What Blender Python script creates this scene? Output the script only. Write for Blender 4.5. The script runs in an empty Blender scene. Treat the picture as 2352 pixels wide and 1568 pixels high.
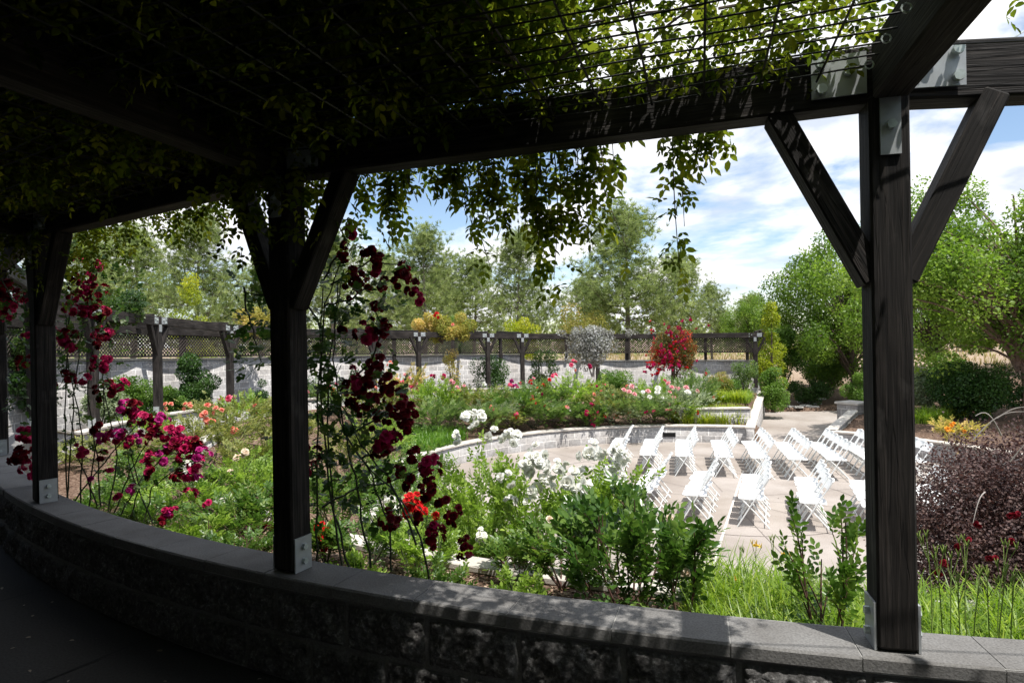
import bpy, math, random
import numpy as np
from mathutils import Vector, noise as mnoise

D2R = math.radians
rng = np.random.default_rng(7)
random.seed(7)
scene = bpy.context.scene
COL = scene.collection
F = 1450.0            # focal length in pixels of a 2352 wide picture
E = 3.0               # eye height above the plaza
CX, CY = 4.16, 13.9   # centre of the ring pergola
PX0, PY0, PR = 4.0, 11.8, 6.5   # centre and radius of the plaza

# ---------------------------------------------------------------- helpers
def tag(o, label=None, cat=None, group=None, kind=None):
    if label: o['label'] = label
    if cat: o['category'] = cat
    if group: o['group'] = group
    if kind: o['kind'] = kind
    return o

def link(o, parent=None):
    COL.objects.link(o)
    if parent is not None: o.parent = parent
    return o

def empty(name, loc=(0, 0, 0), rz=0.0):
    o = bpy.data.objects.new(name, None)
    o.location = loc; o.rotation_euler = (0, 0, rz); o.empty_display_size = .1
    return link(o)

def np_mesh(name, V, Q, mat, parent=None, attr=None, uv=None, smooth=False, link_it=True):
    """V (n,3) ; Q (m,4) or (m,3) int"""
    me = bpy.data.meshes.new(name)
    V = np.ascontiguousarray(V, dtype=np.float32); Q = np.ascontiguousarray(Q, dtype=np.int32)
    k = Q.shape[1]; m = len(Q)
    me.vertices.add(len(V)); me.vertices.foreach_set('co', V.ravel())
    me.loops.add(m * k); me.loops.foreach_set('vertex_index', Q.ravel())
    me.polygons.add(m)
    me.polygons.foreach_set('loop_start', np.arange(m, dtype=np.int32) * k)
    me.polygons.foreach_set('loop_total', np.full(m, k, dtype=np.int32))
    if smooth: me.polygons.foreach_set('use_smooth', np.ones(m, dtype=bool))
    if attr is not None:
        a = me.attributes.new('v', 'FLOAT', 'FACE'); a.data.foreach_set('value', np.asarray(attr, dtype=np.float32))
    if uv is not None:
        l = me.uv_layers.new(name='UVMap'); l.data.foreach_set('uv', np.asarray(uv, dtype=np.float32)[Q.ravel()].ravel())
    me.update()
    me.materials.append(mat)
    if not link_it: return me
    o = bpy.data.objects.new(name, me)
    return link(o, parent)

class MB:
    def __init__(s): s.v = []; s.f = []; s.uv = []
    def add(s, vs, fs):
        b = len(s.v); s.v += [tuple(map(float, p)) for p in vs]; s.f += [tuple(i + b for i in f) for f in fs]
    def box(s, c, size, rz=0.0, M=None, bev=0.0):
        x, y, z = size[0] / 2, size[1] / 2, size[2] / 2
        if bev <= 0:
            P = [(-x, -y, -z), (x, -y, -z), (x, y, -z), (-x, y, -z), (-x, -y, z), (x, -y, z), (x, y, z), (-x, y, z)]
            Fc = [(0, 3, 2, 1), (4, 5, 6, 7), (0, 1, 5, 4), (1, 2, 6, 5), (2, 3, 7, 6), (3, 0, 4, 7)]
        else:   # chamfered along z edges and at both ends
            b = bev; P = []; 
            ring = lambda zz, k: [(-x + b + k, -y + k, zz), (x - b - k, -y + k, zz), (x - k, -y + b + k, zz), (x - k, y - b - k, zz),
                                   (x - b - k, y - k, zz), (-x + b + k, y - k, zz), (-x + k, y - b - k, zz), (-x + k, -y + b + k, zz)]
            for zz, k in ((-z, b * .6), (-z + b, 0), (z - b, 0), (z, b * .6)): P += ring(zz, k)
            Fc = []
            for r in range(3):
                for i in range(8):
                    j = (i + 1) % 8; Fc.append((r * 8 + i, r * 8 + j, r * 8 + 8 + j, r * 8 + 8 + i))
            Fc.append(tuple(range(7, -1, -1))); Fc.append(tuple(range(24, 32)))
        cs, sn = math.cos(rz), math.sin(rz)
        out = []
        for p in P:
            if M is not None:
                q = M @ Vector(p); out.append((q.x + c[0], q.y + c[1], q.z + c[2]))
            else:
                out.append((p[0] * cs - p[1] * sn + c[0], p[0] * sn + p[1] * cs + c[1], p[2] + c[2]))
        s.add(out, Fc)
    def bar(s, a, b, w, h, up=(0, 0, 1), bev=0.0):
        """box beam from a to b, w sideways, h along 'up'"""
        a = Vector(a); b = Vector(b); d = (b - a); L = d.length; d.normalize()
        u = Vector(up); side = d.cross(u)
        if side.length < 1e-4: side = d.cross(Vector((1, 0, 0)))
        side.normalize(); u = side.cross(d)
        from mathutils import Matrix
        M = Matrix((side, u, d)).transposed()
        s.box((a + b) / 2, (w, h, L), M=M, bev=bev)
    def tube(s, pts, r0, r1=None, n=6, cap=True):
        if r1 is None: r1 = r0
        pts = [Vector(p) for p in pts]; m = len(pts); base = len(s.v)
        prev = None
        for i, p in enumerate(pts):
            d = (pts[min(i + 1, m - 1)] - pts[max(i - 1, 0)])
            if d.length < 1e-9: d = Vector((0, 0, 1))
            d.normalize()
            if prev is None:
                a = Vector((1, 0, 0)) if abs(d.x) < .8 else Vector((0, 1, 0))
            else: a = prev
            a = (a - d * a.dot(d)); a.normalize(); b = d.cross(a); prev = a
            r = r0 + (r1 - r0) * i / max(1, m - 1)
            for k in range(n):
                t = 2 * math.pi * k / n
                q = p + a * (r * math.cos(t)) + b * (r * math.sin(t)); s.v.append((q.x, q.y, q.z))
        for i in range(m - 1):
            for k in range(n):
                j = (k + 1) % n
                s.f.append((base + i * n + k, base + i * n + j, base + (i + 1) * n + j, base + (i + 1) * n + k))
        if cap:
            s.f.append(tuple(base + k for k in range(n - 1, -1, -1)))
            s.f.append(tuple(base + (m - 1) * n + k for k in range(n)))
    def sweep(s, prof, th0, th1, n, wf, C=None, gap=0.0):
        """closed (R,z) profile swept round C between angles (deg); wf(theta)->dz"""
        cx, cy = C or (CX, CY); k = len(prof); base = len(s.v)
        for i in range(n + 1):
            t = th0 + (th1 - th0) * i / n; w = wf(t); c, q = math.cos(D2R(t)), math.sin(D2R(t))
            for (R, z) in prof: s.v.append((cx + R * c, cy + R * q, z + w))
        for i in range(n):
            for j in range(k):
                j2 = (j + 1) % k
                s.f.append((base + i * k + j, base + i * k + j2, base + (i + 1) * k + j2, base + (i + 1) * k + j))
        s.f.append(tuple(base + j for j in range(k - 1, -1, -1)))
        s.f.append(tuple(base + n * k + j for j in range(k)))
    def mesh(s, name, mat, smooth=False):
        me = bpy.data.meshes.new(name); me.from_pydata(s.v, [], s.f); me.update()
        if smooth:
            for p in me.polygons: p.use_smooth = True
        me.materials.append(mat); return me
    def build(s, name, mat, parent=None, smooth=False, origin=None):
        if origin is not None: s.v = [(a - origin[0], b - origin[1], c - origin[2]) for a, b, c in s.v]
        o = bpy.data.objects.new(name, s.mesh(name, mat, smooth))
        if origin is not None and parent is None: o.location = origin
        return link(o, parent)

ROLL = D2R(1.0); CR, SR = math.cos(ROLL), math.sin(ROLL)
def P(px, py, z):
    """picture position (2352 wide) at distance z along the view -> world"""
    dx, dy = px - 1176, py - 784
    X = dx * CR - dy * SR; Y = dx * SR + dy * CR
    return Vector((X / F * z, z, E - Y / F * z))
def hit(px, R, py=784):
    """depth where the picture column meets the ring of radius R (far side of it)"""
    dx, dy = px - 1176, py - 784
    k = (dx * CR - dy * SR) / F
    a = 1 + k * k; b = -2 * (k * CX + CY); c = CX * CX + CY * CY - R * R
    d = math.sqrt(max(0, b * b - 4 * a * c)); lo, hi = (-b - d) / 2 / a, (-b + d) / 2 / a
    return lo, hi
def pol(R, th, z=0.0, C=(CX, CY)):
    return Vector((C[0] + R * math.cos(D2R(th)), C[1] + R * math.sin(D2R(th)), z))
def theta(x, y): return math.degrees(math.atan2(y - CY, x - CX)) % 360

WK = [(60, -.87), (64, -.87), (90, -.82), (133, -.62), (159, -.52), (180, -.36), (196, -.30), (203, -.03), (206, 0), (300, 0)]
def W(th):
    th = th % 360
    if th < 60: return -.87
    for (a, wa), (b, wb) in zip(WK, WK[1:]):
        if a <= th <= b: return wa + (wb - wa) * (th - a) / (b - a)
    return 0.0

# ---------------------------------------------------------------- materials
def nodes(name):
    m = bpy.data.materials.new(name); m.use_nodes = True; nt = m.node_tree
    b = nt.nodes['Principled BSDF']; return m, nt, b, nt.nodes.new, nt.links.new
def ramp(nt, fac, stops):
    r = nt.nodes.new('ShaderNodeValToRGB'); e = r.color_ramp.elements
    while len(e) < len(stops): e.new(.5)
    for i, (p, c) in enumerate(stops): e[i].position = p; e[i].color = (*c, 1)
    nt.links.new(fac, r.inputs[0]); return r.outputs[0]
def tex(nt, kind, scale, coord, detail=None, **kw):
    t = nt.nodes.new(kind)
    if 'Scale' in t.inputs: t.inputs['Scale'].default_value = scale
    if detail is not None and 'Detail' in t.inputs: t.inputs['Detail'].default_value = detail
    for k, v in kw.items():
        if k in t.inputs: t.inputs[k].default_value = v
    if coord is not None: nt.links.new(coord, t.inputs['Vector'])
    return t
def coords(nt, kind='Object', scale=(1, 1, 1)):
    c = nt.nodes.new('ShaderNodeTexCoord'); m = nt.nodes.new('ShaderNodeMapping')
    m.inputs['Scale'].default_value = scale; nt.links.new(c.outputs[kind], m.inputs[0]); return m.outputs[0]
def bump(nt, h, b, strength=.4, dist=.01):
    n = nt.nodes.new('ShaderNodeBump'); n.inputs['Strength'].default_value = strength; n.inputs['Distance'].default_value = dist
    nt.links.new(h, n.inputs['Height']); nt.links.new(n.outputs[0], b.inputs['Normal'])
def mix(nt, a, b, fac, mode='MIX'):
    m = nt.nodes.new('ShaderNodeMixRGB'); m.blend_type = mode
    for s, i in ((fac, 0), (a, 1), (b, 2)):
        if isinstance(s, (int, float)): m.inputs[i].default_value = s
        elif isinstance(s, tuple): m.inputs[i].default_value = (*s, 1)
        else: nt.links.new(s, m.inputs[i])
    return m.outputs[0]

def leaf_mat(name, c1, c2, c3=None, transl=.35, rough=.45, spec=.35, tint=None, tv=1.9):
    m, nt, b, N, L = nodes(name)
    a = N('ShaderNodeAttribute'); a.attribute_name = 'v'
    if name not in ('canopy_leaf', 'climber_leaf', 'purple_barberry_leaf', 'wood_chips', 'fallen_leaves'):
        c1, c2 = [tuple(min(.8, x * g_) for x, g_ in zip(c, (1.42, 1.30, 1.15))) for c in (c1, c2)]
        c3 = c3 and tuple(min(.8, x * g_) for x, g_ in zip(c3, (1.25, 1.22, 1.1)))
    stops = [(0, c1), (1, c2)] if c3 is None else [(0, c1), (.6, c2), (1, c3)]
    col = ramp(nt, a.outputs['Fac'], stops)
    L(col, b.inputs['Base Color']); b.inputs['Roughness'].default_value = rough
    b.inputs['Specular IOR Level'].default_value = spec
    t = N('ShaderNodeBsdfTranslucent')
    tc = mix(nt, col, tint or (1.0, 1.15, .35), .55, 'MULTIPLY') 
    g = N('ShaderNodeHueSaturation'); g.inputs['Value'].default_value = tv; L(tc, g.inputs['Color']); L(g.outputs[0], t.inputs[0])
    mx = N('ShaderNodeMixShader'); mx.inputs[0].default_value = transl
    L(b.outputs[0], mx.inputs[1]); L(t.outputs[0], mx.inputs[2])
    L(mx.outputs[0], nt.nodes['Material Output'].inputs[0]); return m

def petal_mat(name, c1, c2, transl=.25):
    m, nt, b, N, L = nodes(name)
    a = N('ShaderNodeAttribute'); a.attribute_name = 'v'
    col = ramp(nt, a.outputs['Fac'], [(0, c1), (1, c2)])
    L(col, b.inputs['Base Color']); b.inputs['Roughness'].default_value = .6; b.inputs['Specular IOR Level'].default_value = .2
    t = N('ShaderNodeBsdfTranslucent'); L(col, t.inputs[0])
    mx = N('ShaderNodeMixShader'); mx.inputs[0].default_value = transl
    L(b.outputs[0], mx.inputs[1]); L(t.outputs[0], mx.inputs[2]); L(mx.outputs[0], nt.nodes['Material Output'].inputs[0]); return m

def wood_mat(name, c1, c2, c3, sc=(30, 30, 2.0), rough=.8):
    m, nt, b, N, L = nodes(name)
    co = coords(nt, 'Generated', (1, 1, 1)); co = coords(nt, 'UV', (1, 1, 1))
    oc = coords(nt, 'UV', (sc[0], sc[2], 1))
    g = tex(nt, 'ShaderNodeTexNoise', 1.0, oc, 8, Distortion=.6)
    oc2 = coords(nt, 'UV', (2.5, 1.3, 1)); g2 = tex(nt, 'ShaderNodeTexNoise', 2.0, oc2, 4)
    col = ramp(nt, g.outputs['Fac'], [(.30, c1), (.5, c2), (.72, c3)])
    col = mix(nt, col, (.35, .33, .32), ramp(nt, g2.outputs['Fac'], [(.35, (1, 1, 1)), (.65, (0, 0, 0))]), 'MULTIPLY')
    vo = tex(nt, 'ShaderNodeTexVoronoi', 1.0, coords(nt, 'UV', (5, 1.2, 1)))
    kn = ramp(nt, vo.outputs['Distance'], [(.03, (.25, .22, .2)), (.09, (1, 1, 1))])
    col = mix(nt, col, kn, .8, 'MULTIPLY')
    ck = tex(nt, 'ShaderNodeTexNoise', 1.0, coords(nt, 'UV', (26, .9, 1)), 3, Distortion=.35)
    crk = ramp(nt, ck.outputs['Fac'], [(.485, (1, 1, 1)), (.5, (.12, .11, .1)), (.515, (1, 1, 1))])
    st = tex(nt, 'ShaderNodeTexNoise', 3.0, coords(nt, 'UV', (3, 1.6, 1)), 6)
    col = mix(nt, col, crk, .75, 'MULTIPLY'); col = mix(nt, col, (.10, .092, .085), ramp(nt, st.outputs['Fac'], [(.60, (0, 0, 0)), (.78, (.55, .55, .55))]))
    L(col, b.inputs['Base Color']); b.inputs['Roughness'].default_value = rough
    b.inputs['Specular IOR Level'].default_value = .25
    bump(nt, mix(nt, g.outputs['Fac'], crk, .5, 'MULTIPLY'), b, .9, .006); return m

def flat_mat(name, col, rough=.6, metal=0.0, var=.15, sc=8.0, bs=.2, spec=.4):
    m, nt, b, N, L = nodes(name)
    t = tex(nt, 'ShaderNodeTexNoise', sc, coords(nt), 6)
    lo = tuple(c * (1 - var) for c in col); hi = tuple(min(1, c * (1 + var)) for c in col)
    L(ramp(nt, t.outputs['Fac'], [(.3, lo), (.7, hi)]), b.inputs['Base Color'])
    b.inputs['Roughness'].default_value = rough; b.inputs['Metallic'].default_value = metal
    b.inputs['Specular IOR Level'].default_value = spec
    if bs: bump(nt, t.outputs['Fac'], b, bs, .004)
    return m

M = {}
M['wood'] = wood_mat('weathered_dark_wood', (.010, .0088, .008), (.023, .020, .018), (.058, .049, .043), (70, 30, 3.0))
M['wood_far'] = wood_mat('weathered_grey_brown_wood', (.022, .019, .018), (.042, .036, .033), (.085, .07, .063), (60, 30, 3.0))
M['galv'] = flat_mat('galvanised_steel', (.40, .42, .43), .5, .35, .10, 22, .05)
M['bolt'] = flat_mat('bolt_head_steel', (.50, .56, .54), .4, .3, .2, 30, .05)
M['rod'] = flat_mat('dark_steel_rod', (.025, .025, .025), .5, .6, .3, 30, .1)
M['white'] = flat_mat('white_enamel', (.74, .76, .75), .42, 0, .03, 5, 0)
M['seatwhite'] = flat_mat('white_plastic', (.78, .79, .78), .5, 0, .02, 5, 0)

def block_mat(name, base, mortar, bw=.40, bh=.20, offset=.5, bumpd=.02, rough=.9):
    m, nt, b, N, L = nodes(name)
    uv = coords(nt, 'UV')
    br = N('ShaderNodeTexBrick'); L(uv, br.inputs['Vector']); br.offset = offset
    br.inputs['Scale'].default_value = 1; br.inputs['Mortar Size'].default_value = .011
    br.inputs['Brick Width'].default_value = bw; br.inputs['Row Height'].default_value = bh
    br.inputs['Color1'].default_value = (*[c * .82 for c in base], 1); br.inputs['Color2'].default_value = (*[min(1, c * 1.12) for c in base], 1)
    br.inputs['Mortar'].default_value = (*mortar, 1); br.inputs['Bias'].default_value = 0
    n = tex(nt, 'ShaderNodeTexNoise', 14, coords(nt), 9, Roughness=.65)
    n2 = tex(nt, 'ShaderNodeTexNoise', 1.3, coords(nt), 5)
    c = mix(nt, br.outputs['Color'], ramp(nt, n.outputs['Fac'], [(.32, (.74, .73, .72)), (.62, (1.10, 1.10, 1.10))]), 1.0, 'MULTIPLY')
    c = mix(nt, c, ramp(nt, n2.outputs['Fac'], [(.3, (.72, .68, .64)), (.6, (1, 1, 1))]), .8, 'MULTIPLY')
    L(c, b.inputs['Base Color']); b.inputs['Roughness'].default_value = rough; b.inputs['Specular IOR Level'].default_value = .2
    h = mix(nt, n.outputs['Fac'], br.outputs['Fac'], .45, 'SUBTRACT')
    bump(nt, h, b, .9, bumpd); return m
M['block'] = block_mat('pale_split_face_block', (.38, .37, .365), (.66, .64, .62))
def stone_cap(name, base):
    m, nt, b, N, L = nodes(name)
    n = tex(nt, 'ShaderNodeTexNoise', 120, coords(nt), 3); n2 = tex(nt, 'ShaderNodeTexNoise', 5, coords(nt), 5)
    c = mix(nt, base, ramp(nt, n.outputs['Fac'], [(.35, (.72, .72, .72)), (.6, (1.05, 1.05, 1.05))]), 1.0, 'MULTIPLY')
    c = mix(nt, c, ramp(nt, n2.outputs['Fac'], [(.3, (.72, .70, .68)), (.62, (1.02, 1.02, 1.02))]), .9, 'MULTIPLY')
    L(c, b.inputs['Base Color']); b.inputs['Roughness'].default_value = .85; b.inputs['Specular IOR Level'].default_value = .25
    bump(nt, n.outputs['Fac'], b, .5, .003); return m
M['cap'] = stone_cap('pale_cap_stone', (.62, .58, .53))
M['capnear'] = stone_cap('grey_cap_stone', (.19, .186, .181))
# rock face of the near wall: 'v' = mortar mask
m, nt, b, N, L = nodes('dark_rock_face_block'); M['rock'] = m
a = N('ShaderNodeAttribute'); a.attribute_name = 'v'
n = tex(nt, 'ShaderNodeTexNoise', 45, coords(nt), 10, Roughness=.7); n2 = tex(nt, 'ShaderNodeTexNoise', 9, coords(nt), 4)
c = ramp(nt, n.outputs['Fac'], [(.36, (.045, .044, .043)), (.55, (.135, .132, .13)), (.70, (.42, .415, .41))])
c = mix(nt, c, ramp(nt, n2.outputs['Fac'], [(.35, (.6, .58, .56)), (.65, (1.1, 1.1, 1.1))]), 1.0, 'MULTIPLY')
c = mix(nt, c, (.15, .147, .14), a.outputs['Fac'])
L(c, b.inputs['Base Color']); b.inputs['Roughness'].default_value = .9; b.inputs['Specular IOR Level'].default_value = .25
bump(nt, n.outputs['Fac'], b, 1.0, .012)
# paving
def concrete(name, base, speck=.75, sc=90):
    m, nt, b, N, L = nodes(name)
    n = tex(nt, 'ShaderNodeTexNoise', sc, coords(nt), 3); n2 = tex(nt, 'ShaderNodeTexNoise', .55, coords(nt), 7); n3 = tex(nt, 'ShaderNodeTexNoise', 4, coords(nt), 4)
    c = mix(nt, base, ramp(nt, n.outputs['Fac'], [(.35, (speck, speck, speck)), (.62, (1.08, 1.08, 1.08))]), 1.0, 'MULTIPLY')
    c = mix(nt, c, ramp(nt, n2.outputs['Fac'], [(.35, (.74, .71, .68)), (.6, (1.06, 1.06, 1.06))]), 1.0, 'MULTIPLY')
    c = mix(nt, c, ramp(nt, n3.outputs['Fac'], [(.3, (.92, .91, .90)), (.6, (1.0, 1.0, 1.0))]), 1.0, 'MULTIPLY')
    L(c, b.inputs['Base Color']); b.inputs['Roughness'].default_value = .85; b.inputs['Specular IOR Level'].default_value = .25
    bump(nt, n.outputs['Fac'], b, .3, .003); return m
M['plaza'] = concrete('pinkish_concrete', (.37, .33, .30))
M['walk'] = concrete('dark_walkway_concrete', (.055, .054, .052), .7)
M['joint'] = flat_mat('pale_joint_filler', (.62, .58, .54), .8, 0, .05, 9, .1)
M['darkjoint'] = flat_mat('dark_joint', (.02, .02, .02), .9, 0, .1, 9, 0)
M['flag'] = flat_mat('flat_stepping_stone', (.42, .40, .38), .85, 0, .2, 6, .3)
# soil
m, nt, b, N, L = nodes('mulch_soil'); M['soil'] = m
v = tex(nt, 'ShaderNodeTexVoronoi', 38, coords(nt, 'Object', (1, 1.6, 1))); v.inputs['Randomness'].default_value = 1
n = tex(nt, 'ShaderNodeTexNoise', .16, coords(nt), 6)
c = ramp(nt, v.outputs['Color'], [(.1, (.045, .026, .018)), (.45, (.13, .082, .058)), (.75, (.22, .15, .11)), (.97, (.38, .29, .22))])
dry = tex(nt, 'ShaderNodeTexNoise', 14, coords(nt), 6)
dc = ramp(nt, dry.outputs['Fac'], [(.3, (.25, .185, .13)), (.6, (.42, .33, .25))])
g = N('ShaderNodeNewGeometry'); sx = N('ShaderNodeSeparateXYZ'); L(g.outputs['Position'], sx.inputs[0])
mr = N('ShaderNodeMapRange'); L(sx.outputs['Y'], mr.inputs['Value']); mr.inputs['From Min'].default_value = 27; mr.inputs['From Max'].default_value = 34
c = mix(nt, c, dc, mr.outputs[0])
L(c, b.inputs['Base Color']); b.inputs['Roughness'].default_value = .95; b.inputs['Specular IOR Level'].default_value = .1
bump(nt, v.outputs['Distance'], b, .8, .02)
M['dry'] = leaf_mat('dry_grass_blade', (.16, .13, .07), (.26, .22, .13), (.22, .25, .10), .2, .7, .2)
M['chip'] = leaf_mat('wood_chips', (.10, .055, .035), (.30, .21, .15), (.50, .40, .31), .02, .9, .1)
M['litter'] = leaf_mat('fallen_leaves', (.10, .07, .04), (.30, .26, .20), (.45, .42, .38), .05, .8, .2)
M['bark'] = flat_mat('grey_brown_bark', (.11, .085, .07), .9, 0, .35, 14, .6, .2)
M['barkp'] = flat_mat('pale_grey_bark', (.17, .15, .13), .9, 0, .3, 12, .6, .2)
M['barkr'] = flat_mat('smooth_tan_bark', (.20, .14, .11), .8, 0, .3, 9, .3, .2)
M['cane'] = flat_mat('green_brown_cane', (.035, .045, .018), .6, 0, .3, 9, 0)
M['canelit'] = flat_mat('pale_green_cane', (.20, .28, .07), .6, 0, .3, 9, 0)  # paler green for white rose canes and daylily stems
M['twigred'] = flat_mat('reddish_twig', (.10, .05, .04), .7, 0, .3, 9, 0)
M['twiggrey'] = flat_mat('pale_grey_twig', (.30, .27, .25), .8, 0, .2, 9, 0)
# foliage
M['lf_canopy'] = leaf_mat('canopy_leaf', (.011, .018, .002), (.024, .032, .0035), (.046, .050, .006), .52, .7, .05, tv=7.4, tint=(1.08, 1.12, .30))
M['lf_rose'] = leaf_mat('rose_leaf', (.032, .078, .014), (.070, .14, .028), (.14, .20, .045), .32, .38, .45)
M['lf_rosed'] = leaf_mat('dark_glossy_rose_leaf', (.022, .060, .012), (.052, .115, .024), (.125, .20, .048), .30, .30, .55)
M['lf_roseg'] = leaf_mat('fresh_green_rose_leaf', (.07, .13, .018), (.14, .235, .04), (.25, .34, .07), .40, .42, .4)
M['lf_climb'] = leaf_mat('climber_leaf', (.018, .045, .010), (.04, .085, .018), (.085, .12, .03), .35, .45, .35)
M['lf_far'] = leaf_mat('bed_rose_leaf', (.045, .088, .026), (.088, .15, .046), (.16, .215, .08), .30, .5, .35)
M['lf_olive'] = leaf_mat('olive_bed_leaf', (.060, .080, .022), (.12, .15, .04), (.22, .22, .08), .30, .55, .3)
M['lf_hedge'] = leaf_mat('bright_hedge_leaf', (.035, .085, .014), (.075, .15, .024), (.13, .21, .035), .30, .5, .35)
M['lf_dark'] = leaf_mat('dark_evergreen_leaf', (.012, .040, .008), (.028, .072, .014), (.056, .11, .024), .22, .5, .35)
M['lf_tree'] = leaf_mat('deciduous_leaf', (.044, .092, .012), (.092, .165, .022), (.165, .235, .042), .40, .5, .35)
M['lf_yel'] = leaf_mat('yellow_green_leaf', (.10, .15, .012), (.20, .25, .02), (.33, .33, .03), .35, .5, .3)
M['lf_orange'] = leaf_mat('orange_tinged_leaf', (.10, .12, .03), (.19, .19, .055), (.30, .21, .085), .35, .5, .3)
M['lf_pine'] = leaf_mat('grey_green_needle', (.075, .112, .045), (.15, .20, .085), (.28, .33, .16), .30, .6, .25)
M['lf_grey'] = leaf_mat('dry_grey_leaf', (.10, .105, .11), (.22, .235, .26), (.42, .44, .50), .15, .7, .2)
M['lf_redvine'] = leaf_mat('red_tinged_vine_leaf', (.05, .07, .015), (.12, .10, .03), (.42, .025, .02), .25, .55, .3)
M['lf_tan'] = leaf_mat('tan_green_leaf', (.12, .15, .03), (.30, .27, .08), (.48, .34, .16), .30, .6, .2)
M['lf_purple'] = leaf_mat('purple_barberry_leaf', (.040, .024, .024), (.085, .050, .046), (.17, .11, .095), .18, .6, .3, tint=(1.2, .6, .5))
M['lf_sage'] = leaf_mat('pale_sage_leaf', (.09, .13, .09), (.17, .22, .15), (.28, .33, .24), .25, .6, .25)
M['blade'] = leaf_mat('daylily_blade', (.055, .11, .010), (.12, .21, .018), (.24, .31, .04), .35, .42, .4)
M['bladey'] = leaf_mat('yellow_green_blade', (.11, .17, .012), (.21, .27, .02), (.36, .38, .05), .35, .45, .4)
M['bladed'] = leaf_mat('deep_green_blade', (.03, .09, .010), (.07, .16, .018), (.13, .22, .03), .35, .42, .4)
PET = {
 'dark': petal_mat('dark_red_petal', (.075, .001, .006), (.24, .004, .016)),
 'crimson': petal_mat('crimson_petal', (.26, .004, .045), (.58, .015, .12)),
 'magenta': petal_mat('magenta_petal', (.30, .01, .12), (.58, .03, .26)),
 'red': petal_mat('scarlet_petal', (.40, .004, .006), (.70, .015, .018)),
 'coral': petal_mat('coral_petal', (.75, .13, .10), (.90, .40, .28)),
 'pink': petal_mat('pink_petal', (.70, .20, .25), (.88, .50, .50)),
 'rosepink': petal_mat('hot_pink_petal', (.65, .04, .12), (.80, .16, .25)),
 'white': petal_mat('white_petal', (.84, .84, .74), (.93, .93, .90)),
 'cream': petal_mat('cream_petal', (.75, .58, .42), (.86, .76, .62)),
 'yellow': petal_mat('yellow_petal', (.75, .50, .04), (.85, .68, .10)),
 'orange': petal_mat('orange_petal', (.80, .28, .02), (.85, .42, .05)),
}
COLNAME = {'dark': 'dark red', 'crimson': 'crimson', 'magenta': 'magenta', 'red': 'scarlet', 'coral': 'coral', 'pink': 'pale pink', 'rosepink': 'hot pink', 'white': 'white', 'cream': 'cream', 'yellow': 'yellow', 'orange': 'orange'}

def box_uv(o):
    """uv in metres, v along the longest axis of the face's island: boxes built along local axes"""
    me = o.data; l = me.uv_layers.new(name='UVMap'); d = [0.0] * (len(me.loops) * 2)
    for p in me.polygons:
        n = p.normal
        # choose tangent along the longest edge of this face
        vs = [me.vertices[i].co for i in p.vertices]
        best = max(((vs[(k + 1) % len(vs)] - vs[k]) for k in range(len(vs))), key=lambda q: q.length)
        t = best.normalized(); s_ = n.cross(t)
        off = (p.index * 7.31 + me.vertices[p.vertices[0]].co.x * 3.7) % 13
        for li in p.loop_indices:
            co = me.vertices[me.loops[li].vertex_index].co
            d[li * 2] = co.dot(s_) + off; d[li * 2 + 1] = co.dot(t) + off * .37
    l.data.foreach_set('uv', d); return o

# ---------------------------------------------------------------- terrain
PATH = [(6.55, 17.0), (9.62, 24.9), (9.75, 25.4), (16.5, 25.2), (16.0, 24.0), (11.4, 20.6), (8.5, 16.6)]
def in_poly(x, y, poly):
    c = False; j = len(poly) - 1
    for i in range(len(poly)):
        xi, yi = poly[i]; xj, yj = poly[j]
        if (yi > y) != (yj > y) and x < (xj - xi) * (y - yi) / (yj - yi) + xi: c = not c
        j = i
    return c
def soil(x, y):
    R = math.hypot(x - CX, y - CY); th = theta(x, y); rp = math.hypot(x - PX0, y - PY0)
    if rp < PR + .14: return -.05
    if in_poly(x, y, PATH): return -.05
    garden = 62 <= th <= 282
    if garden:
        if R < 12.0:
            cap = 1.9 + W(th) - .12
            top = min(1.27, cap)
            if 186 <= th <= 282:
                if R > 10.12: return top
                t = max(0, (rp - PR - .14)) / (max(0, rp - PR - .14) + (10.12 - R) + 1e-6)
                return .42 + (1.16 - .42) * t
            t = max(0, (rp - PR - .14)) / (max(0, rp - PR - .14) + (12.0 - R) + 1e-6)
            # a second terrace step on the far side
            hi = min(top, 1.0)
            if 62 <= th <= 100:
                return .42 if t < .40 else .84
            return .42 + (hi - .42) * t
        if R < 15.08: return 1.4 + W(th) - .06
        if th < 200: return 1.4 + W(th) + .1 + .02 * (R - 15)
        return 1.45
    # open side
    d2 = (x - 12.5) ** 2 + (y - 27) ** 2; q = math.exp(-d2 / 22.0)
    hgt = .46 + .035 * (R - 6)
    hgt = hgt * (1 - q) + .03 * q
    D = math.hypot(x - 8, y - 20)
    if y > 20: hgt += max(0, D - 14) * .038 * min(1, (y - 20) / 10)
    hgt += .05 * mnoise.noise(Vector((x * .5, y * .5, 0)))
    return min(hgt, 3.2 + .012 * D)

nth = 420
Rs = list(np.arange(.0, 15.6, .1)) + list(np.geomspace(15.7, 60, 46)) + [80, 120, 200, 400, 900]
Rs[0] = .02
V = []; 
for R in Rs:
    for i in range(nth):
        t = 2 * math.pi * i / nth; x, y = CX + R * math.cos(t), CY + R * math.sin(t)
        V.append((x, y, soil(x, y) if R < 130 else 1.2))
nR = len(Rs); Q = []
for r in range(nR - 1):
    for i in range(nth):
        j = (i + 1) % nth; Q.append((r * nth + i, r * nth + j, (r + 1) * nth + j, (r + 1) * nth + i))
tag(np_mesh('ground', np.array(V), np.array(Q), M['soil'], smooth=False), kind='structure')

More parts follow.
